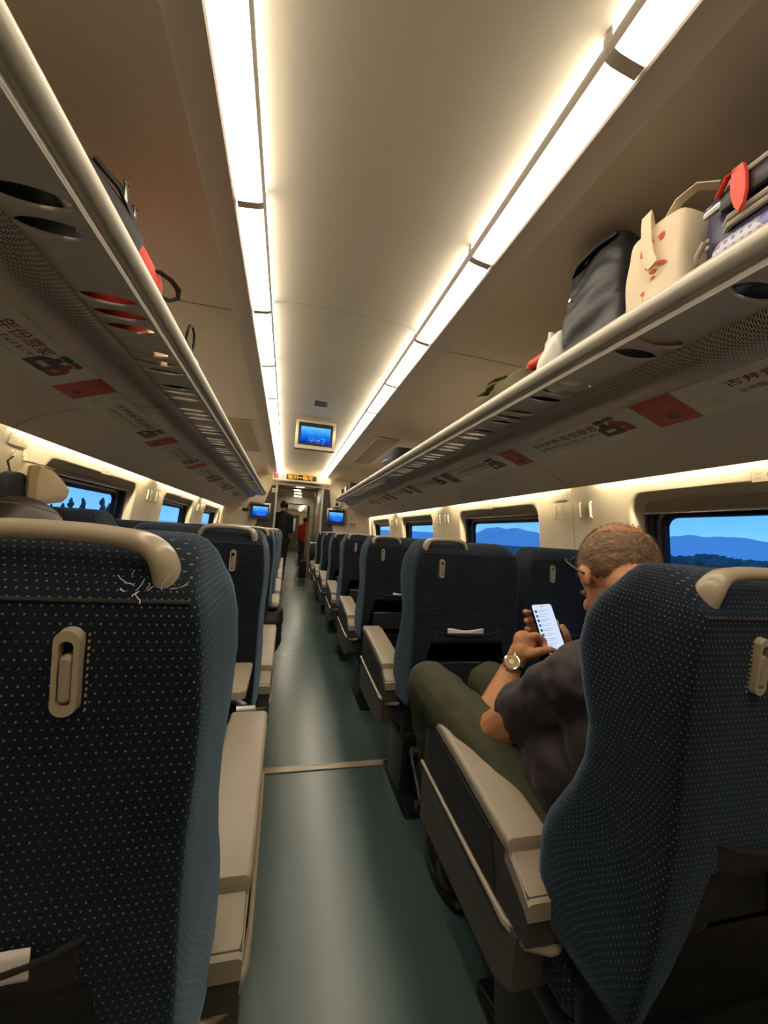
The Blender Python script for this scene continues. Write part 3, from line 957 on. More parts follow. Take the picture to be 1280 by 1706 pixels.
# ---- advertising boards under the racks
def advert(s, ya, length, red, parent_label, full_text):
    """board between y=ya and ya+length; the red block sits at the reading end"""
    P0, P1 = (X(s, .962), 1.694), (X(s, 1.119), 1.6395)
    Yd = V((P0[0] - P1[0], 0, P0[1] - P1[1])); h = Yd.length
    rd = V((0, -s, 0))                                  # reading direction
    o = V((P1[0], ya + (length if s == 1 else 0), P1[1])) 
    fr = frame(o, rd, Yd)
    fr = fr @ Matrix.Translation((0, 0, .0012))
    t = thing('advertising_board', parent_label, 'advertisement', (X(s, 1.04), ya, 1.665), 'adverts under the %s rack' % ('right' if s == 1 else 'left'))
    mb = MB(); L = length - .004
    mb.merge([(a, b, c) for c in (-.003, 0) for a, b in ((0, 0), (L, 0), (L, h), (0, h))], [(4, 5, 6, 7), (0, 1, 5, 4), (1, 2, 6, 5), (2, 3, 7, 6), (3, 0, 4, 7)], fr)
    mb.build('board', M['adwhite'], t, smooth=0)
    mb = MB(); put_poly(mb, [(L - red, 0), (L, 0), (L, h), (L - red, h)], fr, .0004); b = mb.build('red_block', M['adred'], t, smooth=0)
    rnd = random.Random(int(ya * 100) + s)
    mb = MB()
    put_scribble(mb, fr, L - red * .62, L - red * .30, h * .74, h * .05, rnd, .0008)
    put_scribble(mb, fr, L - red * .70, L - red * .22, h * .58, h * .035, rnd, .0008)
    put_scribble(mb, fr, L - red * .60, L - red * .36, h * .50, h * .035, rnd, .0008)
    mb.build('pale_lettering', M['adpink'], b, smooth=0)
    mb = MB()
    for q in range(5):
        a = 2 * PI * q / 5
        cx_, cy_ = L - red * .46 + math.cos(a) * red * .10, h * .27 + math.sin(a) * red * .07
        put_poly(mb, [(cx_ + red * .06 * math.cos(2 * PI * j / 8), cy_ + red * .05 * math.sin(2 * PI * j / 8)) for j in range(8)], fr, .0008 + .0001 * q)
    mb.build('emblem', M['black'], b, smooth=0)
    # headline
    x0 = L * .15
    mb = MB()
    put_text(mb, '古井贡酒', fr, x0, h * .60, width=L * .195, height=h * .19, bold=.012)
    put_text(mb, '·', fr, x0 + L * .205, h * .66, height=h * .05, bold=.03)
    put_text(mb, '年份原浆', fr, x0 + L * .225, h * .55, width=L * .235, height=h * .27, bold=.012)
    mb.build('headline', M['adtext'], t, smooth=0)
    mb = MB()
    put_text(mb, '让中国', fr, x0 + L * .01, h * .36, width=L * .075, height=h * .13, bold=.01)
    put_scribble(mb, fr, x0 + L * .10, x0 + L * .44, h * .36, h * .13, rnd)
    mb.build('slogan_line', M['adtext2'], t, smooth=0)
    mb = MB()
    put_scribble(mb, fr, x0 + L * .06, x0 + L * .30, h * .22, h * .05, rnd)
    put_scribble(mb, fr, x0 + L * .34, x0 + L * .42, h * .20, h * .05, rnd)
    put_scribble(mb, fr, L * .035, L * .10, h * .36, h * .06, rnd)
    put_scribble(mb, fr, L * .035, L * .10, h * .26, h * .06, rnd)
    mb.build('small_print', M['gold'], t, smooth=0)
    # two printed bottles standing upright
    for q, (bx, m_) in enumerate(((L - red - L * .130, 'bottle2'), (L - red - L * .185, 'bottle1'))):
        mb = MB(); w_ = L * .052; y0 = h * (.20 if q else .22)
        sh = [(-w_, 0), (w_, 0), (w_ * 1.02, h * .30), (w_ * .75, h * .40), (w_ * .33, h * .46), (w_ * .3, h * .55), (-w_ * .3, h * .55), (-w_ * .33, h * .46), (-w_ * .75, h * .40), (-w_ * 1.02, h * .30)]
        put_poly(mb, [(bx + a, y0 + b_) for a, b_ in sh], fr, .0006 + .0003 * q)
        put_poly(mb, [(bx - w_ * .5, y0 + h * .57), (bx + w_ * .5, y0 + h * .57), (bx + w_ * .55, y0 + h * .66), (bx + w_ * .35, y0 + h * .71), (bx - w_ * .35, y0 + h * .71), (bx - w_ * .55, y0 + h * .66)], fr, .0006 + .0003 * q)
        bo = mb.build('bottle_print', M[m_], t, smooth=0)
        mb = MB(); put_poly(mb, [(bx - w_ * .45, y0 + h * .14), (bx + w_ * .5, y0 + h * .14), (bx + w_ * .5, y0 + h * .26), (bx - w_ * .45, y0 + h * .26)], fr, .0008 + .0003 * q)
        mb.build('bottle_label', M['adpink'] if not q else M['rack'], bo, smooth=0)
    return t
for i in range(7):
    ya = .90 + .98 * i - .98 - .02
    if ya < 6.3:
        advert(-1, ya, .98, .155, '%s liquor advert board from the camera under the left luggage rack' % ORD[i], True)
for i in range(8):
    ya = .09 - .0 + .925 * i - .01
    if ya < 6.4:
        pass
for i in range(8):
    ya = 1.0 - .925 + .925 * i
    if ya < 6.2:
        advert(1, ya, .925, .155, '%s liquor advert board from the camera under the right luggage rack' % ORD[i], True)

# ================================================================== screens and signs
def monitor(name, label, cx, y, cz, w, h, depth, m_frame, tilt=0., border=.028):
    t = thing(name, label, 'television', (cx, y, cz))
    R = Matrix.Rotation(tilt, 3, 'X')
    def P(p):
        return V((cx, y, cz)) + R @ V(p)
    mb = MB(); mb.box((cx, y, cz), (w, depth, h), .008, R); mb.build('housing', m_frame, t)
    mb = MB()
    fw, fh = w - 2 * border, h - 2 * border
    mb.face([P((-fw / 2, -depth / 2 - .0015, -fh / 2)), P((fw / 2, -depth / 2 - .0015, -fh / 2)), P((fw / 2, -depth / 2 - .0015, fh / 2)), P((-fw / 2, -depth / 2 - .0015, fh / 2))])
    g = mb.build('screen', M['black'], t, smooth=0)
    mb = MB()
    pw, ph = fw * .86, fh * .72
    o_ = -fh * .04
    mb.face([P((-pw / 2, -depth / 2 - .003, -ph / 2 + o_)), P((pw / 2, -depth / 2 - .003, -ph / 2 + o_)), P((pw / 2, -depth / 2 - .003, ph / 2 + o_)), P((-pw / 2, -depth / 2 - .003, ph / 2 + o_))], uv=[(0, 0), (1, 0), (1, 1), (0, 1)])
    mb.build('picture', M['screen'], g, smooth=0, recalc=False)
    return t
t = monitor('ceiling_monitor', 'flat television hanging from the middle of the ceiling showing a blue clip', .212, 4.0, 2.137, .40, .285, .06, M['bezel'])
mb = MB(); mb.box((.212, 4.05, 2.30), (.30, .08, .06), .01); mb.build('mount', M['trim'], t)
mb = MB(); mb.box((.212, 3.99, 1.988), (.40, .07, .018), .006); mb.build('lower_edge', M['band'], t)
for nm, cx in (('left', -.508), ('right', .935)):
    t = monitor('wall_monitor', 'small grey television on the end wall %s of the doorway' % nm, cx, Y1 - .035, 1.48, .375, .315, .06, M['metal'], border=.03)
    mb = MB(); mb.box((cx, Y1 - .003, 1.48), (.2, .02, .16), .004); mb.build('mount', M['black'], t)
# destination display above the doorway
t = thing('destination_display', 'orange LED destination sign in a cream housing above the doorway', 'sign', (.22, 7.62, 2.16))
mb = MB()
mb.loft([[(.225 + a, yy, 2.155 + b) for a, b in rrect(w, h, .03, 5)] for yy, w, h in ((Y1, 1.12, .15), (7.60, 1.12, .15), (7.592, 1.10, .13))])
mb.build('housing', M['wall'], t, smooth=30)
mb = MB(); mb.box((.205, 7.59, 2.165), (.565, .008, .095), .002); bd = mb.build('led_board', M['ledback'], t)
mb = MB(); fr = frame((-.07, 7.5855, 2.125), (1, 0, 0), (0, 0, 1))
for ch, x0 in (('银', .02), ('川', .115), ('一', .215), ('临', .30), ('河', .395)):
    if ch == '一':
        put_text(mb, ch, fr, x0 - .003, .035, width=.07, height=.012, bold=.01)
    else:
        put_text(mb, ch, fr, x0, .004, width=.085, height=.078, bold=.012)
mb.build('led_lettering', M['led'], bd, smooth=0)
mb = MB(); mb.box((-.262, 7.589, 2.163), (.078, .006, .085), .002); rs = mb.build('red_pictogram', M['sign_red'], t)
mb = MB(); fr2 = frame((-.262, 7.5855, 2.163), (1, 0, 0), (0, 0, 1))
put_poly(mb, [(.018 * math.cos(2 * PI * j / 12), .018 * math.sin(2 * PI * j / 12)) for j in range(12)], fr2); put_poly(mb, [(-.03, -.032), (.03, -.032), (.03, -.026), (-.03, -.026)], fr2)
mb.build('pictogram_mark', M['adpink'], rs, smooth=0)
mb = MB(); fr3 = frame((-.175, 7.5915, 2.145), (1, 0, 0), (0, 0, 1))
put_poly(mb, [(0, 0), (.07, 0), (.07, .012), (0, .012)], fr3); put_poly(mb, [(.03, .012), (.052, .012), (.045, .04), (.036, .04)], fr3)
mb.build('pale_pictogram', M['adpink'], t, smooth=0)

# camera dome, plates and notices on the end wall
t = thing('security_camera', 'white box camera with a black lens on the end wall under the rack', 'camera', (.935, 7.76, 1.72))
mb = MB(); mb.box((.935, 7.755, 1.72), (.135, .09, .115), .018); mb.build('housing', M['sign_white'], t)
mb = MB(); mb.cyl((.93, 7.712, 1.722), (.93, 7.700, 1.722), .036, .03, 20); mb.build('lens', M['rubber'], t)
t = thing('black_plaque', 'small black plaque on the end wall near the left windows', 'sign', (-.78, Y1, 1.485))
mb = MB(); mb.box((-.78, Y1 - .006, 1.485), (.11, .012, .055), .004); mb.build('plaque', M['black'], t)
mb = MB(); put_scribble(mb, frame((-.82, Y1 - .0125, 1.478), (1, 0, 0), (0, 0, 1)), 0, .08, 0, .016, random); mb.build('plaque_print', M['metal'], t, smooth=0)
t = thing('wall_mount_notice', 'red and white notice on the end wall beside the right monitor', 'sign', (1.28, Y1, 1.34))
mb = MB(); mb.box((1.285, Y1 - .004, 1.335), (.14, .006, .11), .002); mb.build('sheet', M['sign_white'], t)
mb = MB(); fr4 = frame((1.22, Y1 - .0075, 1.345), (1, 0, 0), (0, 0, 1)); put_poly(mb, [(0, 0), (.13, 0), (.13, .028), (0, .028)], fr4); put_poly(mb, [(0, -.045), (.13, -.045), (.13, -.03), (0, -.03)], fr4); mb.build('red_bands', M['rust'], t, smooth=0)
t = thing('round_badge', 'tiny round grey badge above the red and white notice', 'sign', (1.26, Y1, 1.47))
mb = MB(); mb.cyl((1.26, Y1, 1.47), (1.26, Y1 - .006, 1.47), .02, n=18); mb.build('disc', M['print'], t)
mb = MB(); mb.cyl((1.26, Y1 - .006, 1.47), (1.26, Y1 - .009, 1.47), .009, n=14); mb.build('hub', M['metal'], t)

# louvred vents in the side ceilings and a small speaker grille
for s, side in ((-1, 'left'), (1, 'right')):
    w0, w1 = .64, .90
    t = thing('ceiling_vent', 'ribbed beige air vent in the %s side ceiling near the monitor' % side, 'vent', (X(s, .77), 4.9, 2.21), 'side ceiling vents')
    mb = MB(); y0, y1 = 4.05, 5.65
    for (xa, xb, ya, yb) in ((w0, w0 + .012, y0, y1), (w1 - .012, w1, y0, y1), (w0, w1, y0, y0 + .012), (w0, w1, y1 - .012, y1)):
        mb.box(((X(s, xa) + X(s, xb)) / 2, (ya + yb) / 2, 2.208), (xb - xa, yb - ya, .010), .002)
    mb.build('frame', M['ceil_side'], t)
    mb = MB()
    for j in range(16):
        w = w0 + .02 + j * (w1 - w0 - .04) / 15
        mb.box((X(s, w), (y0 + y1) / 2, 2.207), (.0075, y1 - y0 - .02, .008))
    mb.build('slats', M['ceil_side'], t, smooth=0)
    mb = MB(); mb.box((X(s, .77), (y0 + y1) / 2, 2.2115), (w1 - w0 - .01, y1 - y0 - .01, .002)); mb.build('duct_back', M['seam'], t, smooth=0)
t = thing('speaker_grille', 'small dark slotted speaker grille in the ceiling before the monitor', 'grille', (.215, 3.55, 2.325))
mb = MB()
for j in range(6):
    mb.box((.17 + j * .018, 3.55, 2.3235), (.009, .15, .003))
mb.build('slots', M['seam'], t, smooth=0)
mb = MB()
for yy in (3.465, 3.635):
    mb.box((.215, yy, 2.324), (.12, .01, .003))
for xx in (.152, .278):
    mb.box((xx, 3.55, 2.324), (.006, .18, .003))
mb.build('rim', M['ceil'], t, smooth=0)
# ================================================================== seats
def back_ring(z, yb, yf, hw, rb, rf, n=5, sub=8):
    """rounded rectangle seen from above: back edge at yb, front edge at yf; returns points from the middle of the front round"""
    pts = []
    def corner(cx, cy, r, a0):
        for k in range(n + 1):
            a = math.radians(a0 + 90 * k / n)
            pts.append((cx + r * math.cos(a), cy + r * math.sin(a)))
    rb = min(rb, (yf - yb) * .45); rf = min(rf, (yf - yb) * .5)
    corner(hw - rf, yf - rf, rf, 0)
    corner(-hw + rf, yf - rf, rf, 90)
    corner(-hw + rb, yb + rb, rb, 180)
    corner(hw - rb, yb + rb, rb, 270)
    out = []
    m = len(pts)
    for i in range(m):
        a, b = pts[i], pts[(i + 1) % m]
        out.append((a[0], a[1], z))
        d = math.hypot(a[0] - b[0], a[1] - b[1])
        q = int(d / .04)
        for j in range(1, q + 1):
            f = j / (q + 1)
            out.append((a[0] + (b[0] - a[0]) * f, a[1] + (b[1] - a[1]) * f, z))
    return out
LEV = [  # z, back y, front y, half width, back radius, front radius
    (.492, .055, .20, .236, .015, .03), (.50, .03, .215, .240, .012, .035), (.53, .022, .227, .241, .010, .04), (.56, .018, .235, .242, .010, .04), (.595, .012, .239, .2425, .009, .043), (.63, .008, .240, .243, .009, .045), (.67, .004, .230, .243, .009, .045), (.70, .002, .215, .243, .009, .045), (.73, .001, .200, .243, .009, .045), (.758, 0, .186, .242, .009, .045),
    (.82, 0, .165, .241, .009, .042), (.88, 0, .166, .242, .009, .045), (.94, 0, .190, .246, .009, .05), (1.00, .0, .206, .247, .009, .052), (1.05, .0, .200, .244, .009, .05),
    (1.085, .002, .184, .239, .009, .05), (1.102, .004, .170, .235, .008, .048), (1.112, .012, .160, .231, .010, .046), (1.134, .036, .146, .224, .018, .045), (1.148, .058, .132, .212, .022, .034), (1.154, .072, .118, .198, .02, .02), (1.156, .085, .105, .17, .008, .008)]
PIV = V((0, .14, .47))
def build_seat(s, aisle):
    """s=+1: aisle on the -x side; s=-1: mirrored. Everything in seat-local metres, back plane y=0"""
    t = thing('train_seat', 'seat', 'seat')
    mx = lambda p: (s * p[0], p[1], p[2])
    a_ = -1            # aisle direction in local x before mirroring
    # --- backrest with uv for the woven dots
    mb = MB()
    ref = [back_ring(.9, 0, .16, .24, .009, .05)]
    n0 = len(ref[0])
    rings = []
    for L in LEV:
        r = back_ring(*L)
        # resample to equal count along the outline by parameter
        if len(r) != n0:
            cum = [0.]
            for i in range(len(r)):
                p, q = r[i], r[(i + 1) % len(r)]
                cum.append(cum[-1] + math.hypot(p[0] - q[0], p[1] - q[1]))
        rings.append(r)
    # corner-aligned resampling so that edges stay crisp
    HOLE = []
    def resample(L):
        z, yb, yf, hw, rb, rf = L
        rb = min(rb, (yf - yb) * .45); rf = min(rf, (yf - yb) * .5)
        segs = []
        def arc(cx, cy, r, a0, m):
            return [(cx + r * math.cos(math.radians(a0 + 90 * k / m)), cy + r * math.sin(math.radians(a0 + 90 * k / m))) for k in range(m + 1)]
        def line(p, q, m):
            return [(p[0] + (q[0] - p[0]) * k / m, p[1] + (q[1] - p[1]) * k / m) for k in range(1, m)]
        A = arc(hw - rf, yf - rf, rf, 0, 6); B = arc(-hw + rf, yf - rf, rf, 90, 6); C = arc(-hw + rb, yb + rb, rb, 180, 3); D = arc(hw - rb, yb + rb, rb, 270, 3)
        bl = line(C[-1], D[0], 12)
        if z < .76:
            e_ = min(.222, .165 + (.758 - z) * .24)
            bl[1] = (-e_, bl[1][1]); bl[-2] = (e_, bl[-2][1]); bl[0] = ((-e_ + C[-1][0]) / 2, bl[0][1]); bl[-1] = ((e_ + D[0][0]) / 2, bl[-1][1])
        pts = A + line(A[-1], B[0], 10) + B + line(B[-1], C[0], 4) + C + bl + D + line(D[-1], A[0], 4)
        HOLE[:] = [len(A) + 9 + len(B) + 3 + len(C) + 1, len(A) + 9 + len(B) + 3 + len(C) + len(bl) - 2]
        # hollow the front between the side bolsters
        out = []
        for x, y in pts:
            if y > (yb + yf) / 2 and abs(x) < hw - rf:
                y -= .03 * math.cos(x / (hw - rf) * PI / 2) ** 2
            tt = max(0., min(1., (y - yb) / (yf - yb)))
            out.append((x * (1 - .075 * (1 - tt)), y, z))
        return out
    rings = [resample(L) for L in LEV]
    rings = [[mx((x, y + .0 * z, z)) for x, y, z in r] for r in rings]
    vac = [0.]
    for i in range(1, len(LEV)):
        vac.append(vac[-1] + math.hypot(LEV[i][0] - LEV[i - 1][0], LEV[i][1] - LEV[i - 1][1]))
    uvs = []
    base = rings[12]
    cum = [0.]
    for j in range(len(base)):
        p, q = V(base[j]), V(base[(j + 1) % len(base)]); cum.append(cum[-1] + (p - q).length)
    for i in range(len(rings)):
        uvs.append([(cum[HOLE[0] - 2] + abs(rings[i][j][0] - base[HOLE[0] - 2][0]) if HOLE[0] - 2 < j < HOLE[1] + 2 else c, vac[i]) for j, c in enumerate(cum)])
    VR = mb.loft(rings, True, True, uvs)
    kill = []
    nh = [i for i, L in enumerate(LEV) if L[0] < .7581][-1]
    for i in range(nh):
        for j in range(HOLE[0], HOLE[1]):
            f_ = mb.bm.faces.get((VR[i][j], VR[i][j + 1], VR[i + 1][j + 1], VR[i + 1][j]))
            if f_: kill.append(f_)
    cap = [f_ for f_ in mb.bm.faces if len(f_.verts) > 8 and f_.calc_center_median().z < .6]
    bmesh.ops.delete(mb.bm, geom=kill + cap, context='FACES_ONLY')
    bk = mb.build('backrest', M['fab'], t, origin=PIV if s == 1 else V((0, PIV.y, PIV.z)), smooth=44)
    # welt along the top edge of the back
    mb = MB()
    mb.tube([mx((x, .004, 1.103)) for x in [-.213 + .426 * j / 14 for j in range(15)]], .0022, 6)
    mb.build('welt', M['pocket'], bk)
    # seat pocket: bowed cloth panel with a drooping hem
    mb = MB()
    N = 12
    R = []
    for z in (.752, .766, .778, .790, .80):
        row = []
        for j in range(N + 1):
            x = -.15 + .30 * j / N
            u = 1 - (x / .15) ** 2
            zz = z - (.018 * u if z > .79 else 0)
            row.append(mx((x, (-.003 - .012 * u * (.1 + .9 * (z - .752) / .048)) if abs(x) < .149 else .002, zz)))
        R.append(row)
    mb.loft(R, closed=False, caps=False)
    mb.tube([p for p in R[-1]], .0028, 6)
    pk = mb.build('seat_pocket', M['pocket'], bk, smooth=60, mods=(('SOLIDIFY', dict(thickness=.003)),))
    # oblong hook plate with its lever
    hx = -.122
    mb = MB()
    z0 = 1.043
    o = rrect(.0195, .074, .0095, 8); i_ = rrect(.011, .056, .0053, 8)
    P = lambda L, y: [mx((hx + a, y, z0 + b)) for a, b in L]
    mb.loft([P(rrect(.022, .077, .0108, 8), .004), P(o, -.007), P(i_, -.007), P(i_, .004)], True, False)
    hk = mb.build('coat_hook', M['trim'], bk, smooth=40)
    mb = MB(); mb.loft([[mx((hx + a, y, z0 - .005 + b)) for a, b in rrect(w, h, r, 6)] for y, w, h, r in ((.004, .010, .042, .0048), (-.005, .010, .042, .0048), (-.008, .007, .036, .0033))]); mb.build('hook_lever', M['arm'], hk)
    mb = MB()
    for j in range(12):
        z = z0 - .034 + j * .006
        mb.box(mx((hx - .0142, -.0005, z)), (.0012, .002, .002))
    mb.build('stitching', M['gold'], hk, smooth=0)
    if aisle:
        # moulded grab handle across the top corner
        x1, x0 = -.186, -.004
        path = [(x1, .034, 1.100), (x1, .031, 1.114), (x1 + .002, .028, 1.130), (x1 + .009, .027, 1.144), (x1 + .024, .028, 1.1535), (x1 + .05, .030, 1.157), (x1 + .08, .032, 1.1585), (x0 - .05, .034, 1.158), (x0 - .022, .035, 1.153), (x0 - .006, .036, 1.141), (x0, .037, 1.124), (x0, .040, 1.102)]
        mb = MB()
        sm = []
        for i in range(len(path) - 1):      # smooth the path
            p0, p1, p2, p3 = [V(path[max(0, min(len(path) - 1, i + q))]) for q in (-1, 0, 1, 2)]
            for q in range(4):
                f = q / 4
                sm.append(.5 * ((2 * p1) + (p2 - p0) * f + (2 * p0 - 5 * p1 + 4 * p2 - p3) * f * f + (3 * p1 - p0 - 3 * p2 + p3) * f ** 3))
        sm.append(V(path[-1]))
        rad = []
        for i in range(len(sm)):
            f = i / (len(sm) - 1)
            rad.append(.0125 - .003 * min(1, max(0, (f - .22) / .2)))
        mb.tube([mx(p) for p in sm], rad, 16, sq=1.45, up=V((0, 1, 0)))
        mb.build('grab_handle', M['trim'], bk, smooth=60)
    # --- cushion
    mb = MB()
    sec = rrect(.44, .12, .04, 5)
    mb.loft([[mx((a * k_, y, .425 + dz + b * k_)) for a, b in sec] for y, k_, dz in ((.13, .9, -.012), (.16, 1, -.01), (.40, 1, 0), (.58, 1, .012), (.635, .96, .012), (.652, .80, .008))], uvs=[[(j * .02, y * 1.) for j in range(len(sec) + 1)] for y in (.13, .16, .40, .58, .635, .652)])
    mb.build('cushion', M['fab'], t, smooth=50)
    # --- frame, rear panel, legs
    mb = MB()
    mb.box(mx((0, .36, .335)), (.42, .50, .06), .01)
    mb.box(mx((0, .128, .42)), (.42, .02, .16), .005)  # dark plate added to hide the lit cushion back and keep the gap dark
    mb.build('seat_frame', M['darkmetal'], t)
    mb = MB(); mb.box(mx((.0, .115, .600)), (.28, .07, .105), .008); rp_ = mb.build('rear_panel', M['inset'], t)
    mb = MB()
    for dx in (-.147, .147):
        mb.box(mx((.0 + dx * .95, .080, .600)), (.012, .012, .10), .003); mb.build('panel_rim', M['darkmetal'], rp_); mb = MB()
    mb = MB(); mb.box(mx((.0, .083, .653)), (.28, .012, .010), .004); mb.build('top_rail', M['metal'], rp_)
    mb = MB(); mb.cyl(mx((-.20, .02, .335)), mx((.20, .02, .335)), .022, n=16); mb.build('cross_tube', M['darkmetal'], t)
    for lx in (-.13, .13):
        mb = MB()
        mb.loft([[mx((lx + a, .34 + dy + b, z)) for a, b in rrect(.075, w, .02, 3)] for z, w, dy in ((0, .40, 0), (.025, .38, 0), (.05, .22, 0), (.31, .26, 0))])
        mb.build('leg', M['darkmetal'], t)
    mb = MB()
    mb.cyl(mx((-.19, -.03, .175)), mx((.19, -.03, .175)), .016, n=14)
    for lx in (-.17, .17):
        mb.tube([mx((lx, -.03, .175)), mx((lx, .06, .25)), mx((lx, .16, .31))], .010, 8)
    mb.build('footrest', M['darkmetal'], t)
    # --- armrests
    def armrest(x0, x1, full):
        mb = MB()
        xo, xi = (x0, x1)
        # body: outline in (y,z), extruded across x
        if full:
            low = [(.695, .335), (.695, .490), (.262, .464), (.20, .462), (.21, .36), (.27, .33)]
            up_ = [(.69, .496), (.690, .640), (.65, .648), (.24, .586), (.174, .550), (.174, .468), (.26, .469)]
            mb.prism([(y, z) for y, z in low], s * (xo + .004), s * (xi - .008), 'x')
            a = mb.build('armrest', M['armlow'], t, smooth=30)
            mb = MB(); mb.prism(up_, s * (xo + .006), s * (xi - .008), 'x'); mb.build('upper_side', M['armside'], a, smooth=25)
            mb = MB(); mb.prism([(.65, .507), (.65, .625), (.30, .578), (.275, .486), (.45, .496)], s * (xo + .002), s * (xo + .008), 'x'); mb.build('side_insert', M['inset'], a, smooth=25)
            # trim line round the side and rear
            mb = MB()
            mb.tube([(s * (xo + .001), .694, .493), (s * (xo - .001), .45, .478), (s * (xo - .001), .275, .467), (s * (xo + .003), .238, .458), (s * (xo + .022), .196, .452), (s * (xo + .055), .176, .456), (s * (xi - .01), .174, .459)], [.005, .005, .006, .008, .0085, .008, .007], 8, sq=1.1)
            mb.build('trim_strip', M['trim'], a)
            # rear slope cover
            mb = MB()
            mb.loft([[(s * x, y, z) for x, z in ((xo + .004, zt - .004), (xo + .010, zt), (xi - .012, zt), (xi - .008, zt - .004), (xi - .008, zt - .03), (xo + .004, zt - .03))] for y, zt in ((.246, .588), (.225, .580), (.185, .558), (.168, .545))])
            mb.build('rear_cover', M['arm'], a, smooth=30)
        else:
            mb.prism([(.62, .43), (.62, .615), (.18, .575), (.15, .43)], s * (xo + .006), s * (xi - .006), 'x')
            a = mb.build('armrest', M['armside'], t, smooth=30)
        # padded top: rounded section swept along y
        mb = MB()
        W = xi - xo
        R = []
        for y, zt, sc in ((.703, .650, .80), (.699, .657, .93), (.69, .661, .97), (.645, .659, .97), (.635, .662, 1.), (.45, .640, 1.), (.28, .614, 1.), (.246, .608, .99), (.236, .604, .96), (.232, .594, .90)):
            h = .034
            R.append([(s * ((xo + xi) / 2 + a2 * sc), y if full else y - .09, zt - h / 2 + b2) for a2, b2 in rrect(W, h, .012, 4)])
        mb.loft(R)
        mb.build('arm_pad', M['arm'], a, smooth=40)
        return a
    if aisle:
        armrest(-.285, -.185, True)
        armrest(.200, .250, False)
    else:
        armrest(.235, .295, False)
    return t

PITCH, YB = 1.0, .45
SX = {(1, True): .735, (1, False): 1.243, (-1, True): -.293, (-1, False): -.803}
protos = {}
for key in SX:
    protos[key] = build_seat(*key)
index_kids()
SEATS = {}
rec = {(1, True, 0): 6.5, (-1, True, 0): 5.5, (1, False, 0): 4, (-1, False, 0): 3, (1, True, 1): -1.2, (1, True, 2): 1.5, (-1, True, 1): 1., (-1, True, 3): 3, (1, True, 4): 3, (-1, False, 1): 2.0, (-1, False, 2): 1., (1, True, 5): -1, (1, False, 1): -1.}
NR = 7
for (s, aisle), p in protos.items():
    side = 'right' if s == 1 else 'left'
    for i in range(NR):
        c = p if i == 0 else copy_tree(p)
        c.location = (SX[(s, aisle)], YB + PITCH * i, 0)
        SEATS[(s, aisle, i)] = c
        pos = 'aisle' if aisle else 'window'
        c['label'] = 'navy dotted %s seat of the %s row from the camera, %s of the aisle' % (pos, ORD[i], side)
        c['group'] = 'train seats in pairs on both sides of the aisle'
bpy.context.view_layer.update()
index_kids()
SEATS[(-1, True, 0)]['label'] = 'navy dotted seat beside the camera left of the aisle, cover torn at its grab handle'
SEATS[(1, True, 0)]['label'] = 'reclined navy dotted aisle seat holding the balding man in the charcoal shirt'
def child(o, nm):
    for c in KIDS.get(o.name, []):
        if c.name.split('.')[0] == nm:
            return c
for k_, a in rec.items():
    b = child(SEATS[k_], 'backrest')
    b.rotation_euler = (math.radians(a), 0, 0)
child(SEATS[(-1, False, 1)], 'backrest').scale.z = 1.045
bpy.context.view_layer.update()

# seats in the next carriage, turned to face this one
for j, (x, y) in enumerate(((.735, 14.6), (.735, 15.6), (.735, 16.6), (.735, 17.6), (-.293, 14.6), (-.293, 15.6), (-.293, 16.6))):
    c = copy_tree(protos[(-1 if x > 0 else 1, True)])
    c.location = (x, y, 0); c.rotation_euler = (0, 0, PI)
    c['label'] = 'dark seat facing the camera in the next carriage, %s on the %s of its aisle' % (ORD[j % 4], 'right' if x > 0 else 'left')
    c['group'] = 'seats of the next carriage'

# torn cover threads at the near left seat
b0 = child(SEATS[(-1, True, 0)], 'backrest')
mb = MB()
rnd = random.Random(3)
bw = b0.matrix_world.copy()
for j in range(22):
    p = V((.176 + rnd.uniform(-.022, .03), .016 + rnd.uniform(-.014, .02), 1.108 + rnd.uniform(-.004, .01)))
    pts = [p]
    d = V((rnd.uniform(-1, 1), rnd.uniform(-1, .2), rnd.uniform(-.6, .8)))
    for q in range(5):
        d += V((rnd.uniform(-.7, .7), rnd.uniform(-.5, .5), rnd.uniform(-.7, .7)))
        pts.append(pts[-1] + d.normalized() * .0036)
    mb.tube(pts, .00042, 5)
for v in mb.bm.verts:
    v.co -= PIV
fr_ = mb.build('frayed_threads', M['paper'], None, smooth=60)
fr_.parent = b0
WORLD[b0.name] = b0.matrix_world.translation.copy()
fr_.location = (0, 0, 0)

# white leaflets standing in the seat pockets
def leaflet(key, label, w=.155, dz=.022, tilt=0., off=0.):
    b = child(SEATS[key], 'backrest')
    mwx = b.matrix_world
    t = thing('leaflet', label, 'leaflet')
    mb = MB()
    R = []
    for z in (.784, .788, .790 + dz * .5, .785 + dz):
        R.append([mwx @ (V((off + (-w / 2 + w * j / 10), -.006 - .003 * (1 - (2 * j / 10 - 1) ** 2), z + tilt * (j / 10 - .5) * (1 if z > .78 else 0) + .004 * math.cos(j / 10 * 2 * PI) * (z > .78))) - PIV) for j in range(11)])
    c0 = R[1][5].copy()
    t.location = c0; WORLD[t.name] = c0
    mb.loft(R, closed=False, caps=False)
    mb.build('page', M['paper'], t, smooth=60, mods=(('SOLIDIFY', dict(thickness=.0022)),))
    mb = MB(); mb.tube([p + V((0, -.001, 0)) for p in R[-1]], .0012, 5); mb.build('folded_edge', M['paper'], t)
leaflet((1, True, 1), 'white leaflet poking out of the seat pocket in front of the man', off=-.01)
leaflet((1, True, 2), 'white leaflet in the seat pocket of the third seat right of the aisle', .14, .016, off=.03)
leaflet((-1, True, 0), 'crumpled white paper in the seat pocket beside the camera', .13, .026, -.02, .045)

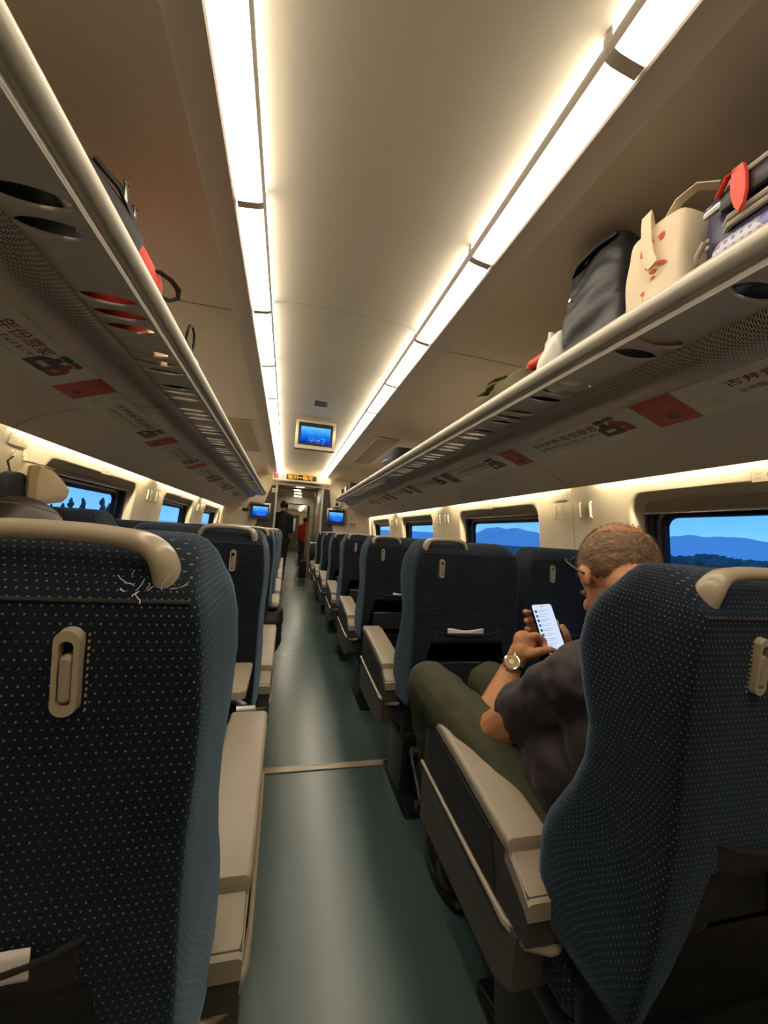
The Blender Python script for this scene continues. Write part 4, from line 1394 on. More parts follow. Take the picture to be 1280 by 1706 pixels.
# folding tray swung up in front of the near left seat
tr = thing('tray_table', 'small beige folding tray on a metal hinge arm before the near left armrest', 'tray', (-.09, 1.17, .64))
mb = MB(); mb.loft([[(-.175 + a, 1.32 + b, z) for a, b in rrect(.20, .26, .02, 5)] for z in (.672, .676, .688, .692)]); mb.build('tray_top', M['trim'], tr)
mb = MB()
mb.tube([(-.075, 1.165, .63), (-.075, 1.175, .662), (-.105, 1.20, .668), (-.15, 1.23, .670)], .010, 8)
mb.cyl((-.095, 1.168, .652), (-.045, 1.172, .652), .013, n=14)
mb.build('hinge_arm', M['metal'], tr)
mb = MB(); mb.box((-.055, 1.148, .6405), (.03, .026, .0016)); mb.build('sticker', M['paper'], tr, smooth=0)
# ================================================================== soft shapes and luggage
def soft(mb, c, d, k=6., n=14, amp=.0, scale=6., seed=0, taper=0., lean=(0, 0), wr=0., rot=None):
    """rounded, slightly lumpy box; taper shrinks the top, lean shifts it; wr adds horizontal creases"""
    q = bmesh.ops.create_grid(mb.bm, x_segments=n, y_segments=n, size=1.)
    bmesh.ops.delete(mb.bm, geom=q['verts'], context='VERTS')
    idx = {}
    def vert(p):
        key = tuple(round(x, 5) for x in p)
        if key not in idx:
            x, y, z = p
            m = (abs(x) ** k + abs(y) ** k + abs(z) ** k) ** (1 / k)
            P = V((x / m, y / m, z / m))
            nn = P.normalized()
            h = (P.z + 1) / 2
            P = V((P.x * (1 - taper * h), P.y * (1 - taper * h), P.z))
            W = V((P.x * d[0] / 2 + lean[0] * h, P.y * d[1] / 2 + lean[1] * h, P.z * d[2] / 2))
            if amp:
                W += nn * amp * mnoise.noise(W * scale + V((seed, seed * 2.3, 0)))
            if wr:
                W += nn * wr * math.sin(W.z * 95 + 7 * mnoise.noise(W * 7 + V((seed, 0, 3)))) * (abs(nn.z) < .75)
            if rot is not None:
                W = rot @ W
            idx[key] = mb.bm.verts.new(W + V(c))
        return idx[key]
    for ax in range(3):
        for sg in (-1, 1):
            for i in range(n):
                for j in range(n):
                    f = []
                    for a, b in ((i, j), (i + 1, j), (i + 1, j + 1), (i, j + 1)):
                        p = [0, 0, 0]
                        p[ax] = sg; p[(ax + 1) % 3] = -1 + 2 * a / n; p[(ax + 2) % 3] = -1 + 2 * b / n
                        f.append(vert(p))
                    try:
                        mb.bm.faces.new(f)
                    except ValueError:
                        pass
ZR = 1.747   # rack shelf top
# suitcase lying along the right rack, handle side towards the aisle
t = thing('suitcase', 'navy and silver soft suitcase with a red tag lying on the right rack', 'suitcase', (1.08, .48, ZR))
mb = MB(); soft(mb, (1.10, .46, ZR + .158), (.42, .53, .31), k=7, n=16); body = mb.build('body', M['navy'], t, smooth=60)
mb = MB(); mb.loft([[(.884 + dx, .46 + a, ZR + .095 + b) for a, b in rrect(w, h, .03, 5)] for dx, w, h in ((.016, .44, .105), (.004, .43, .10), (.0, .40, .085))]); mb.build('mesh_panel', M['mesh'], t, smooth=50)
mb = MB()
for z in (ZR + .165, ZR + .183, ZR + .262):
    mb.tube([(.884 + (.0 if abs(y - .46) < .2 else .03), y, z) for y in [.215 + .49 * j / 14 for j in range(15)]], .0075, 8)
mb.tube([(.894, .70, ZR + .02), (.889, .716, ZR + .08), (.889, .712, ZR + .14), (.886, .69, ZR + .166)], .007, 8)
mb.build('zip_band', M['greyzip'], t)
mb = MB(); mb.box((.879, .46, ZR + .222), (.020, .38, .045), .008); hd = mb.build('side_handle', M['black'], t)
for y in (.655, .265):
    mb = MB(); mb.box((.876, y, ZR + .222), (.012, .06, .022), .006); mb.build('handle_mount', M['metal'], hd)
mb = MB(); mb.box((.880, .701, ZR + .05), (.008, .016, .05), .003); mb.tube([(.877, .702, ZR + .075), (.874, .703, ZR + .06), (.876, .702, ZR + .045)], .003, 6); mb.build('zip_puller', M['chrome'], t)
mb = MB()
mb.loft([[(.862 + dx, .60 + a, ZR + .215 + b) for a, b in [(x * w * .62, z * .052) for x, z in ((0, -1), (.55, -.7), (.95, -.1), (1., .5), (.8, 1), (-.5, 1), (-.8, .5), (-.85, -.2), (-.5, -.75))]] for dx, w in ((-.004, .026), (0, .03), (.005, .028))])
tg = mb.build('luggage_tag', M['red'], t, smooth=50)
mb = MB(); mb.tube([(.866, .60, ZR + .262), (.862, .625, ZR + .262), (.868, .65, ZR + .235)], .008, 8, sq=.5); mb.build('tag_strap', M['red'], tg)

# cream canvas tote
t = thing('tote_bag', 'cream canvas tote bag with orange leaf print beside the suitcase', 'bag', (1.0, .83, ZR))
mb = MB(); soft(mb, (.99, .83, ZR + .158), (.21, .178, .315), k=9, n=14, amp=.014, scale=9, seed=4, lean=(.01, -.004), taper=.03); tote_ = mb.build('bag_body', M['cream'], t, smooth=60)
SHR = (('SHRINKWRAP', dict(target=tote_, wrap_method='NEAREST_SURFACEPOINT', wrap_mode='ABOVE_SURFACE', offset=.0018)),)
mb = MB()
mb.strip([(.900, .835, ZR + .30), (.888, .832, ZR + .335), (.880, .828, ZR + .335), (.876, .826, ZR + .30), (.874, .822, ZR + .25), (.872, .812, ZR + .20), (.872, .80, ZR + .17)], .030, .003, (1, 0, 0))
mb.strip([(.92, .80, ZR + .305), (.92, .77, ZR + .335), (.93, .73, ZR + .345), (.96, .70, ZR + .33)], .028, .003, (0, 0, 1))
mb.build('strap', M['cream'], t, smooth=60)
fr = frame((.8755, .83, ZR + .16), (0, -1, 0), (.06, 0, 1))
def leaf(mb, cx, cy, L, w, ang, fr, lift):
    pts = []
    for q in range(13):
        f = q / 12; pts.append((f * L, w * math.sin(PI * f) ** .8))
    for q in range(1, 12):
        f = 1 - q / 12; pts.append((f * L, -w * .55 * math.sin(PI * f)))
    ca, sa = math.cos(ang), math.sin(ang)
    put_poly(mb, [(cx + x * ca - y * sa, cy + x * sa + y * ca) for x, y in pts], fr, lift)
mb = MB(); leaf(mb, -.03, .075, .05, .022, .5, fr, .0005); mb.build('orange_print', M['orange'], t, smooth=0, mods=SHR)
mb = MB()
leaf(mb, .034, .085, .022, .012, 1.2, fr, .0005); mb.build('rust_print', M['rust'], t, smooth=0, mods=SHR); mb = MB()
leaf(mb, -.012, .03, .028, .012, -.1, fr, .0007); leaf(mb, .012, .028, .052, .008, -.45, fr, .0009); leaf(mb, .0, .012, .024, .009, -.3, fr, .0011)
for x, y in ((.012, -.012), (-.016, -.04), (-.013, -.078)):
    leaf(mb, x - .007, y, .014, .006, .4, fr, .0013)
put_poly(mb, [(.012, -.011), (.010, -.013), (-.017, -.041), (-.015, -.039)], fr, .0015); put_poly(mb, [(-.017, -.04), (-.015, -.04), (-.012, -.078), (-.014, -.078)], fr, .0017)
mb.build('rust_print', M['rust'], t, smooth=0, mods=SHR)

# black folded-top bag
t = thing('duffel_bag', 'tall crumpled black nylon bag with snaps next to the cream tote', 'bag', (1.0, 1.06, ZR))
mb = MB(); soft(mb, (1.0, 1.065, ZR + .215), (.225, .255, .42), k=7, n=24, amp=.03, scale=7, seed=11, taper=.06, lean=(.03, .0), wr=.004); mb.build('bag_body', M['nylon'], t, smooth=60)
mb = MB()
mb.cyl((.915, 1.115, ZR + .355), (.905, 1.115, ZR + .355), .006, n=12); mb.cyl((.915, 1.150, ZR + .290), (.903, 1.150, ZR + .290), .006, n=12)
mb.build('snap', M['chrome'], t)
mb = MB(); mb.strip([(.93, .97, ZR + .412), (.912, 1.03, ZR + .408), (.912, 1.11, ZR + .402), (.935, 1.165, ZR + .395)], .035, .008, (-.6, 0, 1)); mb.build('fold_flap', M['nylon'], t, smooth=60)
# white plastic bag and red umbrella
t = thing('plastic_bag', 'white plastic bag beside the black nylon bag on the right rack', 'bag', (.96, 1.25, ZR))
mb = MB(); soft(mb, (.965, 1.265, ZR + .11), (.16, .13, .22), k=4.5, n=16, amp=.035, scale=11, seed=21, taper=.05); mb.build('bag_body', M['white_bag'], t, smooth=60)
for y, d in ((1.30, .02), (1.20, -.012)):
    mb = MB(); mb.loft([[(.945 + a * f, y + d * h + b * f, ZR + .18 + .075 * h) for a, b in rrect(.055, .030, .012, 3)] for h, f in ((0, 1), (.5, .75), (1., .45))]); mb.build('tied_ear', M['white_bag'], t, smooth=60)
t = thing('umbrella', 'red folded umbrella tip behind the white plastic bag', 'umbrella', (1.0, 1.40, ZR))
mb = MB(); mb.tube([(.93, 1.29, ZR + .155), (.93, 1.36, ZR + .157), (.93, 1.372, ZR + .157), (.93, 1.385, ZR + .157), (.93, 1.41, ZR + .156), (.93, 1.43, ZR + .154)], [.022, .022, .019, .023, .012, .003], 14); mb.build('canopy', M['red'], t)
mb = MB(); mb.cyl((.93, 1.43, ZR + .154), (.93, 1.446, ZR + .153), .003, n=8); mb.build('tip', M['metal'], t)
# olive garments
t = thing('folded_jacket', 'olive green folded jacket lying on the right rack', 'clothing', (1.0, 1.68, ZR))
mb = MB(); soft(mb, (1.0, 1.60, ZR + .10), (.24, .30, .20), k=4, n=18, amp=.03, scale=11, seed=31, wr=.004); soft(mb, (.98, 1.80, ZR + .085), (.22, .26, .17), k=3.5, n=18, amp=.035, scale=12, seed=33, wr=.005); mb.build('cloth', M['olivecloth'], t, smooth=60)
mb = MB()
for y, z in ((1.68, .20), (1.70, .18), (1.78, .17)):
    mb.tube([(.90, y + .11, ZR + z - .02), (.885, y + .05, ZR + z), (.89, y, ZR + z + .004), (.91, y - .05, ZR + z)], [.012, .016, .016, .010], 10, sq=.6)
mb.build('sleeve_fold', M['olivecloth'], t)
t = thing('dark_scarf', 'dark crumpled scarf on the olive jacket towards the white bag', 'clothing', (.97, 1.44, ZR))
mb = MB(); soft(mb, (.97, 1.385, ZR + .05), (.17, .09, .10), k=3, n=14, amp=.03, scale=13, seed=38); mb.build('cloth', M['nylon2'], t, smooth=60)
mb = MB(); mb.strip([(.90, 1.37, ZR + .07), (.885, 1.42, ZR + .075), (.89, 1.47, ZR + .06)], .035, .006, (-1, 0, .5)); mb.build('loose_end', M['nylon2'], t, smooth=60)
# far things on the right rack
t = thing('travel_case', 'black travel case with a pale stripe far along the right rack', 'suitcase', (1.02, 3.8, ZR))
mb = MB(); soft(mb, (1.03, 3.78, ZR + .14), (.32, .52, .28), k=8, n=10); mb.build('body', M['nylon2'], t, smooth=60)
mb = MB(); mb.box((.866, 3.85, ZR + .06), (.012, .30, .02), .004); mb.box((1.0, 4.042, ZR + .06), (.24, .01, .02), .004); mb.build('pale_stripe', M['greyzip'], t)
mb = MB(); mb.tube([(.862, 3.70, ZR + .16), (.848, 3.72, ZR + .165), (.848, 3.86, ZR + .165), (.862, 3.88, ZR + .16)], .008, 8); mb.build('handle', M['metal'], t)
t = thing('cardboard_box', 'black and white box near the far end of the right rack', 'box', (1.0, 6.2, ZR))
mb = MB(); mb.box((1.0, 6.25, ZR + .10), (.25, .60, .20), .004); mb.build('carton', M['nylon2'], t, smooth=20)
mb = MB(); mb.box((.985, 6.552, ZR + .10), (.20, .006, .18), .001); mb.box((.872, 6.45, ZR + .10), (.006, .16, .18), .001); mb.build('white_end', M['sign_white'], t)
t = thing('backpack', 'bulky black backpack at the far end of the right rack', 'bag', (.98, 6.9, ZR))
mb = MB(); soft(mb, (.95, 6.88, ZR + .10), (.26, .44, .20), k=3, n=14, amp=.05, scale=9, seed=44); mb.build('body', M['nylon2'], t, smooth=60)
mb = MB(); mb.tube([(.83, 6.75, ZR + .12), (.81, 6.80, ZR + .17), (.81, 6.90, ZR + .17), (.83, 6.95, ZR + .12)], .012, 8); mb.build('strap', M['nylon2'], t)
# left rack: black and red rucksack
t = thing('rucksack', 'black and red rucksack with a carry loop on the left rack', 'bag', (X(-1, .80), 1.18, ZR))
mb = MB(); soft(mb, (-.60, 1.155, ZR + .150), (.32, .38, .30), k=3.0, n=18, amp=.03, scale=7, seed=51); mb.build('body', M['nylon2'], t, smooth=60)
mb = MB(); soft(mb, (-.60, .86, ZR + .034), (.31, .26, .062), k=5, n=12, amp=.004, scale=7, seed=53); mb.build('slot_dark_filler', M['nylon2'], t, smooth=60)  # low dark filler added so the nearest shelf slots look black
mb = MB(); soft(mb, (-.575, 1.315, ZR + .115), (.31, .27, .23), k=4, n=14, amp=.015, scale=7, seed=52); mb.build('base_panel', M['redcloth'], t, smooth=60)
mb = MB(); mb.tube([(-.442, 1.30, ZR + .165), (-.415, 1.33, ZR + .185), (-.392, 1.37, ZR + .188), (-.378, 1.405, ZR + .180), (-.382, 1.425, ZR + .160), (-.402, 1.41, ZR + .140), (-.425, 1.37, ZR + .128), (-.445, 1.34, ZR + .125)], .011, 8, sq=.5); mb.build('carry_loop', M['nylon2'], t)
for y, z in ((1.135, .265), (1.20, .25)):
    mb = MB(); mb.box((-.447, y, ZR + z), (.006, .02, .045), .002); mb.tube([(-.45, y - .012, ZR + z + .024), (-.441, y, ZR + z + .028), (-.45, y + .012, ZR + z + .024)], .004, 6); mb.build('buckle', M['metal'], t)
mb = MB(); mb.strip([(-.50, 1.08, ZR + .295), (-.455, 1.12, ZR + .265), (-.437, 1.20, ZR + .215), (-.432, 1.32, ZR + .14), (-.45, 1.40, ZR + .06)], .035, .008, (1, 0, .2)); mb.build('webbing', M['nylon2'], t, smooth=60)
t = thing('handbag', 'small black bag with an upright loop handle on the left rack', 'bag', (-.50, 1.80, ZR))
mb = MB(); soft(mb, (-.50, 1.86, ZR + .10), (.17, .20, .20), k=4, n=14, amp=.02, scale=9, seed=55); mb.build('body', M['nylon2'], t, smooth=60)
mb = MB(); mb.tube([(-.445, 1.80, ZR + .175), (-.437, 1.795, ZR + .23), (-.435, 1.81, ZR + .26), (-.434, 1.85, ZR + .275), (-.434, 1.89, ZR + .26), (-.436, 1.905, ZR + .225), (-.442, 1.90, ZR + .17)], .006, 8); mb.build('loop_handle', M['nylon2'], t)
mb = MB(); mb.box((-.417, 1.90, ZR + .11), (.012, .05, .07), .004); mb.build('clear_pocket', M['greyzip'], t)
t = thing('paper_parcel', 'tan parcel with dark lettering lying on the left rack behind the black bag', 'parcel', (-.58, 1.6, ZR))
mb = MB(); mb.box((-.63, 1.55, ZR + .035), (.26, .22, .07), .008); mb.build('carton', M['tan'], t, smooth=20)
mb = MB(); mb.box((-.63, 1.55, ZR + .071), (.262, .03, .003)); mb.build('tape', M['cream'], t, smooth=0)

# hat bag and dark bag on the left coat hooks
t = thing('cloth_bag', 'tan cotton bag hanging by its strap from the left wall hook', 'bag', (-1.10, 2.16, 1.36))
mb = MB()
bx = -1.125
out = [(2.065, 1.372), (2.09, 1.376), (2.16, 1.372), (2.215, 1.355), (2.27, 1.325), (2.335, 1.283), (2.325, 1.24), (2.28, 1.215), (2.20, 1.205), (2.12, 1.20), (2.07, 1.20), (2.058, 1.26), (2.06, 1.32)]
cy_, cz_ = 2.17, 1.285
R = []
for f, dx in ((1.0, .0), (.93, .028), (.75, .045), (.45, .055), (.12, .058)):
    R.append([(bx + dx + .006 * mnoise.noise(V((y * 18, z * 18, dx * 30))), cy_ + (y - cy_) * f, cz_ + (z - cz_) * f) for y, z in out])
R2 = [[(2 * bx - p[0] * 1. if False else bx - (p[0] - bx) * .6, p[1], p[2]) for p in r] for r in R]
mb.loft(list(reversed(R2)) + R[1:], True, True)
mb.build('bag_body', M['tan'], t, smooth=28)
mb = MB(); mb.strip([(-1.19, 2.135, 1.392), (-1.165, 2.10, 1.39), (-1.12, 2.085, 1.382), (-1.10, 2.10, 1.362)], .022, .004, (0, 0, 1)); mb.strip([(-1.19, 2.15, 1.392), (-1.15, 2.20, 1.388), (-1.11, 2.21, 1.375)], .018, .004, (0, 0, 1)); mb.build('strap', M['cream'], t, smooth=60)
mb = MB(); mb.tube([(bx + .04, 2.075, 1.235), (bx + .058, 2.16, 1.245), (bx + .05, 2.25, 1.265), (bx + .02, 2.325, 1.28)], .0022, 6); mb.build('seam', M['cream'], t)
t = thing('dark_pouch', 'dark pouch hanging on the wall hook behind the tan cotton bag', 'bag', (-1.16, 2.0, 1.27))
mb = MB(); soft(mb, (-1.165, 2.005, 1.245), (.06, .15, .17), k=4.5, n=12, amp=.012, scale=12, seed=61, taper=.15, lean=(0, .03)); mb.build('body', M['nylon2'], t, smooth=60)
mb = MB(); mb.tube([(-1.175, 2.02, 1.325), (-1.185, 2.01, 1.375), (-1.19, 2.05, 1.40)], .004, 6); mb.build('cord', M['nylon2'], t)

# dark jacket sleeve hanging on the second left armrest
t = thing('draped_coat', 'dark coat draped over the second armrest left of the aisle', 'clothing', (-.05, 2.2, .60))
mb = MB(); soft(mb, (-.045, 2.42, .575), (.13, .20, .26), k=3, n=14, amp=.03, scale=9, seed=71, wr=.004); mb.build('cloth', M['nylon2'], t, smooth=60)
mb = MB(); soft(mb, (-.035, 2.40, .705), (.07, .10, .035), k=3, n=8, amp=.012, scale=15, seed=72); mb.build('cuff', M['nylon'], t, smooth=60)
t = thing('black_suitcase', 'small black suitcase standing beyond the doorway at the gangway', 'suitcase', (.44, 9.6, 0))
mb = MB(); mb.box((.44, 9.45, .25), (.16, .2, .40), .03); mb.build('shell', M['nylon2'], t)
mb = MB(); mb.tube([(.40, 9.45, .44), (.40, 9.45, .60), (.48, 9.45, .60), (.48, 9.45, .44)], .008, 8); mb.build('pull_handle', M['metal'], t)
for dx in (-.05, .05):
    mb = MB(); mb.cyl((.44 + dx - .01, 9.40, .025), (.44 + dx + .01, 9.40, .025), .025); mb.cyl((.44 + dx - .01, 9.51, .025), (.44 + dx + .01, 9.51, .025), .025); mb.build('wheel', M['rubber'], t)
t = thing('door_bin', 'white ledge cabinet by the doorway right of the aisle', 'cabinet', (.56, 7.65, 0))
mb = MB(); mb.box((.60, 7.62, .46), (.24, .28, .92), .008); mb.build('body', M['trim'], t)
mb = MB(); mb.box((.60, 7.62, .935), (.27, .30, .03), .008); mb.build('worktop', M['sign_white'], t)
t = thing('black_bag', 'black shoulder bag hanging at the last aisle seat right of the aisle', 'bag', (.45, 7.1, .6))
mb = MB(); soft(mb, (.475, 7.02, .80), (.10, .20, .30), k=3, n=12, amp=.02, scale=9, seed=81); mb.build('body', M['nylon2'], t, smooth=60)
mb = MB(); mb.tube([(.475, 6.95, .92), (.482, 6.93, 1.05), (.51, 6.92, 1.10)], .006, 8); mb.build('strap', M['nylon2'], t)
# ================================================================== people
def limb(mb, a, b, r0, r1, n=14):
    a, b = V(a), V(b)
    mb.tube([a + (b - a) * f for f in (0, .33, .66, 1)], [r0 + (r1 - r0) * f for f in (0, .33, .66, 1)], n)
    mb.ell(a, (r0,) * 3, u=n, v=8); mb.ell(b, (r1,) * 3, u=n, v=8)
def chain(mb, pts, rs, n=12):
    for i in range(len(pts) - 1):
        limb(mb, pts[i], pts[i + 1], rs[i], rs[i + 1], n)
RM = lambda v, it=4: (('REMESH', dict(mode='VOXEL', voxel_size=v, use_smooth_shade=True)), ('SMOOTH', dict(factor=.5, iterations=it)))
def head_geo(mb, H, pitch, yaw=0., sc=1.):
    R = Matrix.Rotation(yaw, 3, 'Z') @ Matrix.Rotation(-pitch, 3, 'X')
    P = lambda x, y, z: V(H) + R @ (V((x, y, z)) * sc)
    mb.ell(P(0, -.012, .02), (.076 * sc, .095 * sc, .088 * sc), R)
    mb.ell(P(0, .03, -.035), (.062 * sc, .066 * sc, .075 * sc), R)
    mb.ell(P(0, .052, -.078), (.040 * sc, .036 * sc, .030 * sc), R)
    limb(mb, P(0, .090, .01), P(0, .112, -.028), .010 * sc, .015 * sc)                 # nose
    for sx in (-1, 1):
        mb.ell(P(sx * .076, -.008, -.015), (.008 * sc, .017 * sc, .027 * sc), R)        # ears
        mb.ell(P(sx * .078, -.012, -.010), (.010 * sc, .012 * sc, .020 * sc), R)
        mb.ell(P(sx * .032, .075, .018), (.020 * sc, .014 * sc, .010 * sc), R)          # brow
        mb.ell(P(sx * .040, .066, -.028), (.022 * sc, .02 * sc, .02 * sc), R)           # cheek
    mb.ell(P(0, .088, -.055), (.024 * sc, .012 * sc, .007 * sc), R)
    mb.ell(P(0, .085, -.068), (.021 * sc, .012 * sc, .008 * sc), R)
    return P, R
def face_parts(root, P, R, sc, hairmat):
    for sx in (-1, 1):
        mb = MB(); mb.ell(P(sx * .031, .079, .002), (.011 * sc, .008 * sc, .007 * sc), R, 12, 8); e = mb.build('eye', M['paper'], root)
        mb = MB(); mb.ell(P(sx * .031, .0865, .001), (.0045 * sc, .002 * sc, .0045 * sc), R, 10, 6); mb.build('iris', M['black'], e)
    mb = MB()
    for sx in (-1, 1):
        mb.tube([P(sx * .015, .093, .024), P(sx * .032, .091, .029), P(sx * .05, .080, .024)], .0035 * sc, 6)
    mb.build('eyebrow', hairmat, root)
    mb = MB(); mb.tube([P(-.022, .094, -.061), P(0, .0985, -.0605), P(.022, .094, -.061)], .0025 * sc, 6); mb.build('lip_line', M['rust'], root)
def hand_geo(mb, W, d, nrm, sc=1., curl=.5, thumb=1):
    """hand growing from wrist W along d, back of the hand facing nrm, fingers bent by curl"""
    d = V(d).normalized(); nn = V(nrm); nn = (nn - d * nn.dot(d)).normalized(); s_ = d.cross(nn)
    W = V(W)
    limb(mb, W, W + d * .045 * sc, .024 * sc, .030 * sc)
    c = W + d * .055 * sc
    B = Matrix((s_, d, nn)).transposed()
    mb.ell(c, (.040 * sc, .048 * sc, .017 * sc), B)
    for j, (off, L, r) in enumerate(((-.030, .068, .0085), (-.010, .078, .009), (.010, .072, .0088), (.029, .056, .0078))):
        p = c + s_ * off * sc + d * .038 * sc
        pts = [p]
        for q, f in enumerate((.45, .30, .25)):
            a = curl * (q + .6)
            pts.append(pts[-1] + (d * math.cos(a) - nn * math.sin(a)) * L * f * sc)
        chain(mb, pts, [r * sc, r * .95 * sc, r * .88 * sc, r * .75 * sc], 10)
    p = W + d * .022 * sc - s_ * thumb * .026 * sc
    q = p + (d * .6 - s_ * thumb * .75 - nn * .25).normalized() * .035 * sc
    e = q + (d * .9 - s_ * thumb * .15 - nn * .35).normalized() * .030 * sc
    chain(mb, [p, q, e], [.013 * sc, .0105 * sc, .0085 * sc], 10)

# ---- the man with the phone
man = thing('person', 'balding man in a charcoal shirt bent over his phone in the near right seat', 'person', (.735, .70, .46))
H = (.752, .748, 1.103)
PITCH_H = math.radians(50)
mb = MB()
HS = 1.08
P, R = head_geo(mb, H, PITCH_H, math.radians(-21), HS)
limb(mb, (.738, .665, .99), P(0, -.03, -.06), .062, .056)                                # neck
chain(mb, [(.735, .665, .97), (.735, .665, .80), (.735, .68, .60), (.735, .69, .53)], [.09, .105, .105, .10])
for sx, sh in ((-1, (.640, .72, .885)), (1, (.88, .715, .895))):
    limb(mb, (.735, .67, .92), sh, .07, .055)
LS, LE, LW = V((.640, .735, .880)), V((.552, .985, .628)), V((.683, 1.045, .812))
chain(mb, [LS, (LS + LE) / 2, LE], [.058, .052, .047]); chain(mb, [LE, LE + (LW - LE) * .35, LW], [.047, .045, .027])
RS, RE, RW = V((.880, .72, .885)), V((.945, .90, .655)), V((.868, 1.055, .80))
chain(mb, [RS, (RS + RE) / 2, RE], [.060, .053, .044]); chain(mb, [RE, RE + (RW - RE) * .35, RW], [.044, .043, .028])
# left hand: loose fist, thumb tapping the screen
limb(mb, LW, (.703, 1.045, .845), .027, .031)
Bm = Matrix.Rotation(math.radians(28), 3, 'Y') @ Matrix.Rotation(math.radians(-20), 3, 'X')
mb.ell((.722, 1.052, .868), (.041, .024, .036), Bm)
for q, (kx, ky, kz) in enumerate(((.752, 1.040, .894), (.757, 1.056, .884), (.757, 1.070, .872), (.752, 1.080, .858))):
    chain(mb, [(.718 + q * .004, 1.045 + q * .009, .884 - q * .007), (kx, ky, kz), (kx + .026, ky - .002, kz - .016), (kx + .020, ky - .016, kz - .034)], [.013, .0108, .0095, .0085], 10)
chain(mb, [(.708, 1.022, .842), (.742, 1.006, .856), (.772, 1.004, .862), (.795, 1.012, .857)], [.016, .0135, .0108, .0085], 10)
# right hand holds the phone from behind, thumb along its edge
limb(mb, RW, (.856, 1.085, .848), .028, .030)
mb.ell((.838, 1.098, .872), (.036, .020, .046), Matrix.Rotation(math.radians(-12), 3, 'Y'))
for q, z in enumerate((.945, .922, .900, .880)):
    chain(mb, [(.835, 1.108, z - .022), (.795, 1.122 - q * .004, z - .004), (.760, 1.112 - q * .006, z + .004 - q * .003), (.747 + q * .003, 1.094 - q * .006, z + .006 - q * .003)], [.0115, .0105, .0095, .0085], 10)
chain(mb, [(.868, 1.072, .848), (.868, 1.048, .875), (.858, 1.043, .900), (.850, 1.050, .918)], [.016, .0135, .0115, .0092], 10)
for sx, hp, kn, an in ((-1, (.645, .74, .535), (.487, 1.195, .695), (.62, 1.25, .13)), (1, (.825, .74, .535), (.70, 1.20, .69), (.80, 1.28, .13))):
    chain(mb, [hp, kn, an], [.085, .055, .042]); limb(mb, an, (an[0], an[1] - .02, .06), .042, .03)
mb.build('body', M['skin'], man, smooth=60, mods=RM(.0046, 3))
face_parts(man, P, R, HS, M['hair_grey'])
# shirt
mb = MB()
limb(mb, (.740, .685, .965), (.737, .67, .92), .078, .10)
chain(mb, [(.735, .66, .935), (.735, .665, .80), (.735, .685, .62), (.735, .70, .52)], [.11, .135, .14, .14])
limb(mb, (.70, .76, .66), (.69, .84, .57), .15, .125)
for sx, sh in ((-1, (.640, .72, .875)), (1, (.87, .715, .885))):
    limb(mb, (.735, .665, .91), sh, .09, .080)
    limb(mb, (.735 + sx * .04, .67, .80), (.735 + sx * .04, .70, .56), .11, .115)
chain(mb, [LS, LS + (LE - LS) * .35 + V((.010, .0, .008)), LS + (LE - LS) * .56 + V((.010, 0, .004))], [.076, .073, .069])
chain(mb, [RS, RS + (RE - RS) * .4 + V((0, .01, .01)), RS + (RE - RS) * .58], [.08, .08, .075])
sh_ = mb.build('shirt', M['shirt'], man, smooth=60, mods=RM(.009, 6))
tx = bpy.data.textures.new('cloth_folds', 'CLOUDS'); tx.noise_scale = .075; tx.noise_depth = 1
md = sh_.modifiers.new('folds', 'DISPLACE'); md.texture = tx; md.strength = .036; md.mid_level = .5; md.texture_coords = 'LOCAL'
# trousers
mb = MB()
chain(mb, [(.66, .70, .53), (.735, .70, .53), (.81, .70, .53)], [.13, .135, .13])
for hp, kn, an in (((.645, .74, .54), (.487, 1.195, .695), (.62, 1.25, .15)), ((.825, .74, .54), (.70, 1.20, .69), (.80, 1.28, .15))):
    hp, kn, an = V(hp), V(kn), V(an)
    chain(mb, [hp, hp + (kn - hp) * .6, kn, kn + (an - kn) * .4, an], [.105, .092, .076, .075, .064])
tr_ = mb.build('trousers', M['olive'], man, smooth=60, mods=RM(.009, 6))
md = tr_.modifiers.new('folds', 'DISPLACE'); md.texture = tx; md.strength = .014; md.mid_level = .5; md.texture_coords = 'LOCAL'
for x, y in ((.62, 1.25), (.80, 1.28)):
    mb = MB(); mb.ell((x, y + .075, .045), (.048, .135, .045)); mb.ell((x, y + .0, .075), (.045, .065, .06)); mb.ell((x, y + .06, .016), (.05, .15, .016)); mb.build('shoe', M['shoe'], man, smooth=60, mods=RM(.008, 3))
# hair: close shell round the sides and back, bare crown, plus short strands
def hair_shell(P, R, sc, keep, m, root, grow=.004, name='hair'):
    mb = MB()
    vs = mb.ell(P(0, -.012, .02), ((.076 + grow) * sc, (.095 + grow) * sc, (.088 + grow) * sc), R, 40, 28)
    inv = R.inverted(); o = P(0, -.012, .02)
    dead = [v for v in vs if not keep(inv @ (v.co - o) / sc)]
    bmesh.ops.delete(mb.bm, geom=dead, context='VERTS')
    return mb.build(name, m, root, smooth=60, mods=(('SOLIDIFY', dict(thickness=.004)),))
def man_keep(p):
    if p.y > .035 + .25 * p.z: return False
    if p.z < -.095 + .9 * max(0, p.y + .05): return False
    d = (p - V((.012, -.072, .058))).length
    return d > .058 + .02 * mnoise.noise(p * 60)
hair = hair_shell(P, R, HS, man_keep, M['scalp'], man, .0008)
mb = MB(); rnd = random.Random(5); o = P(0, -.012, .02)
cnt = 0
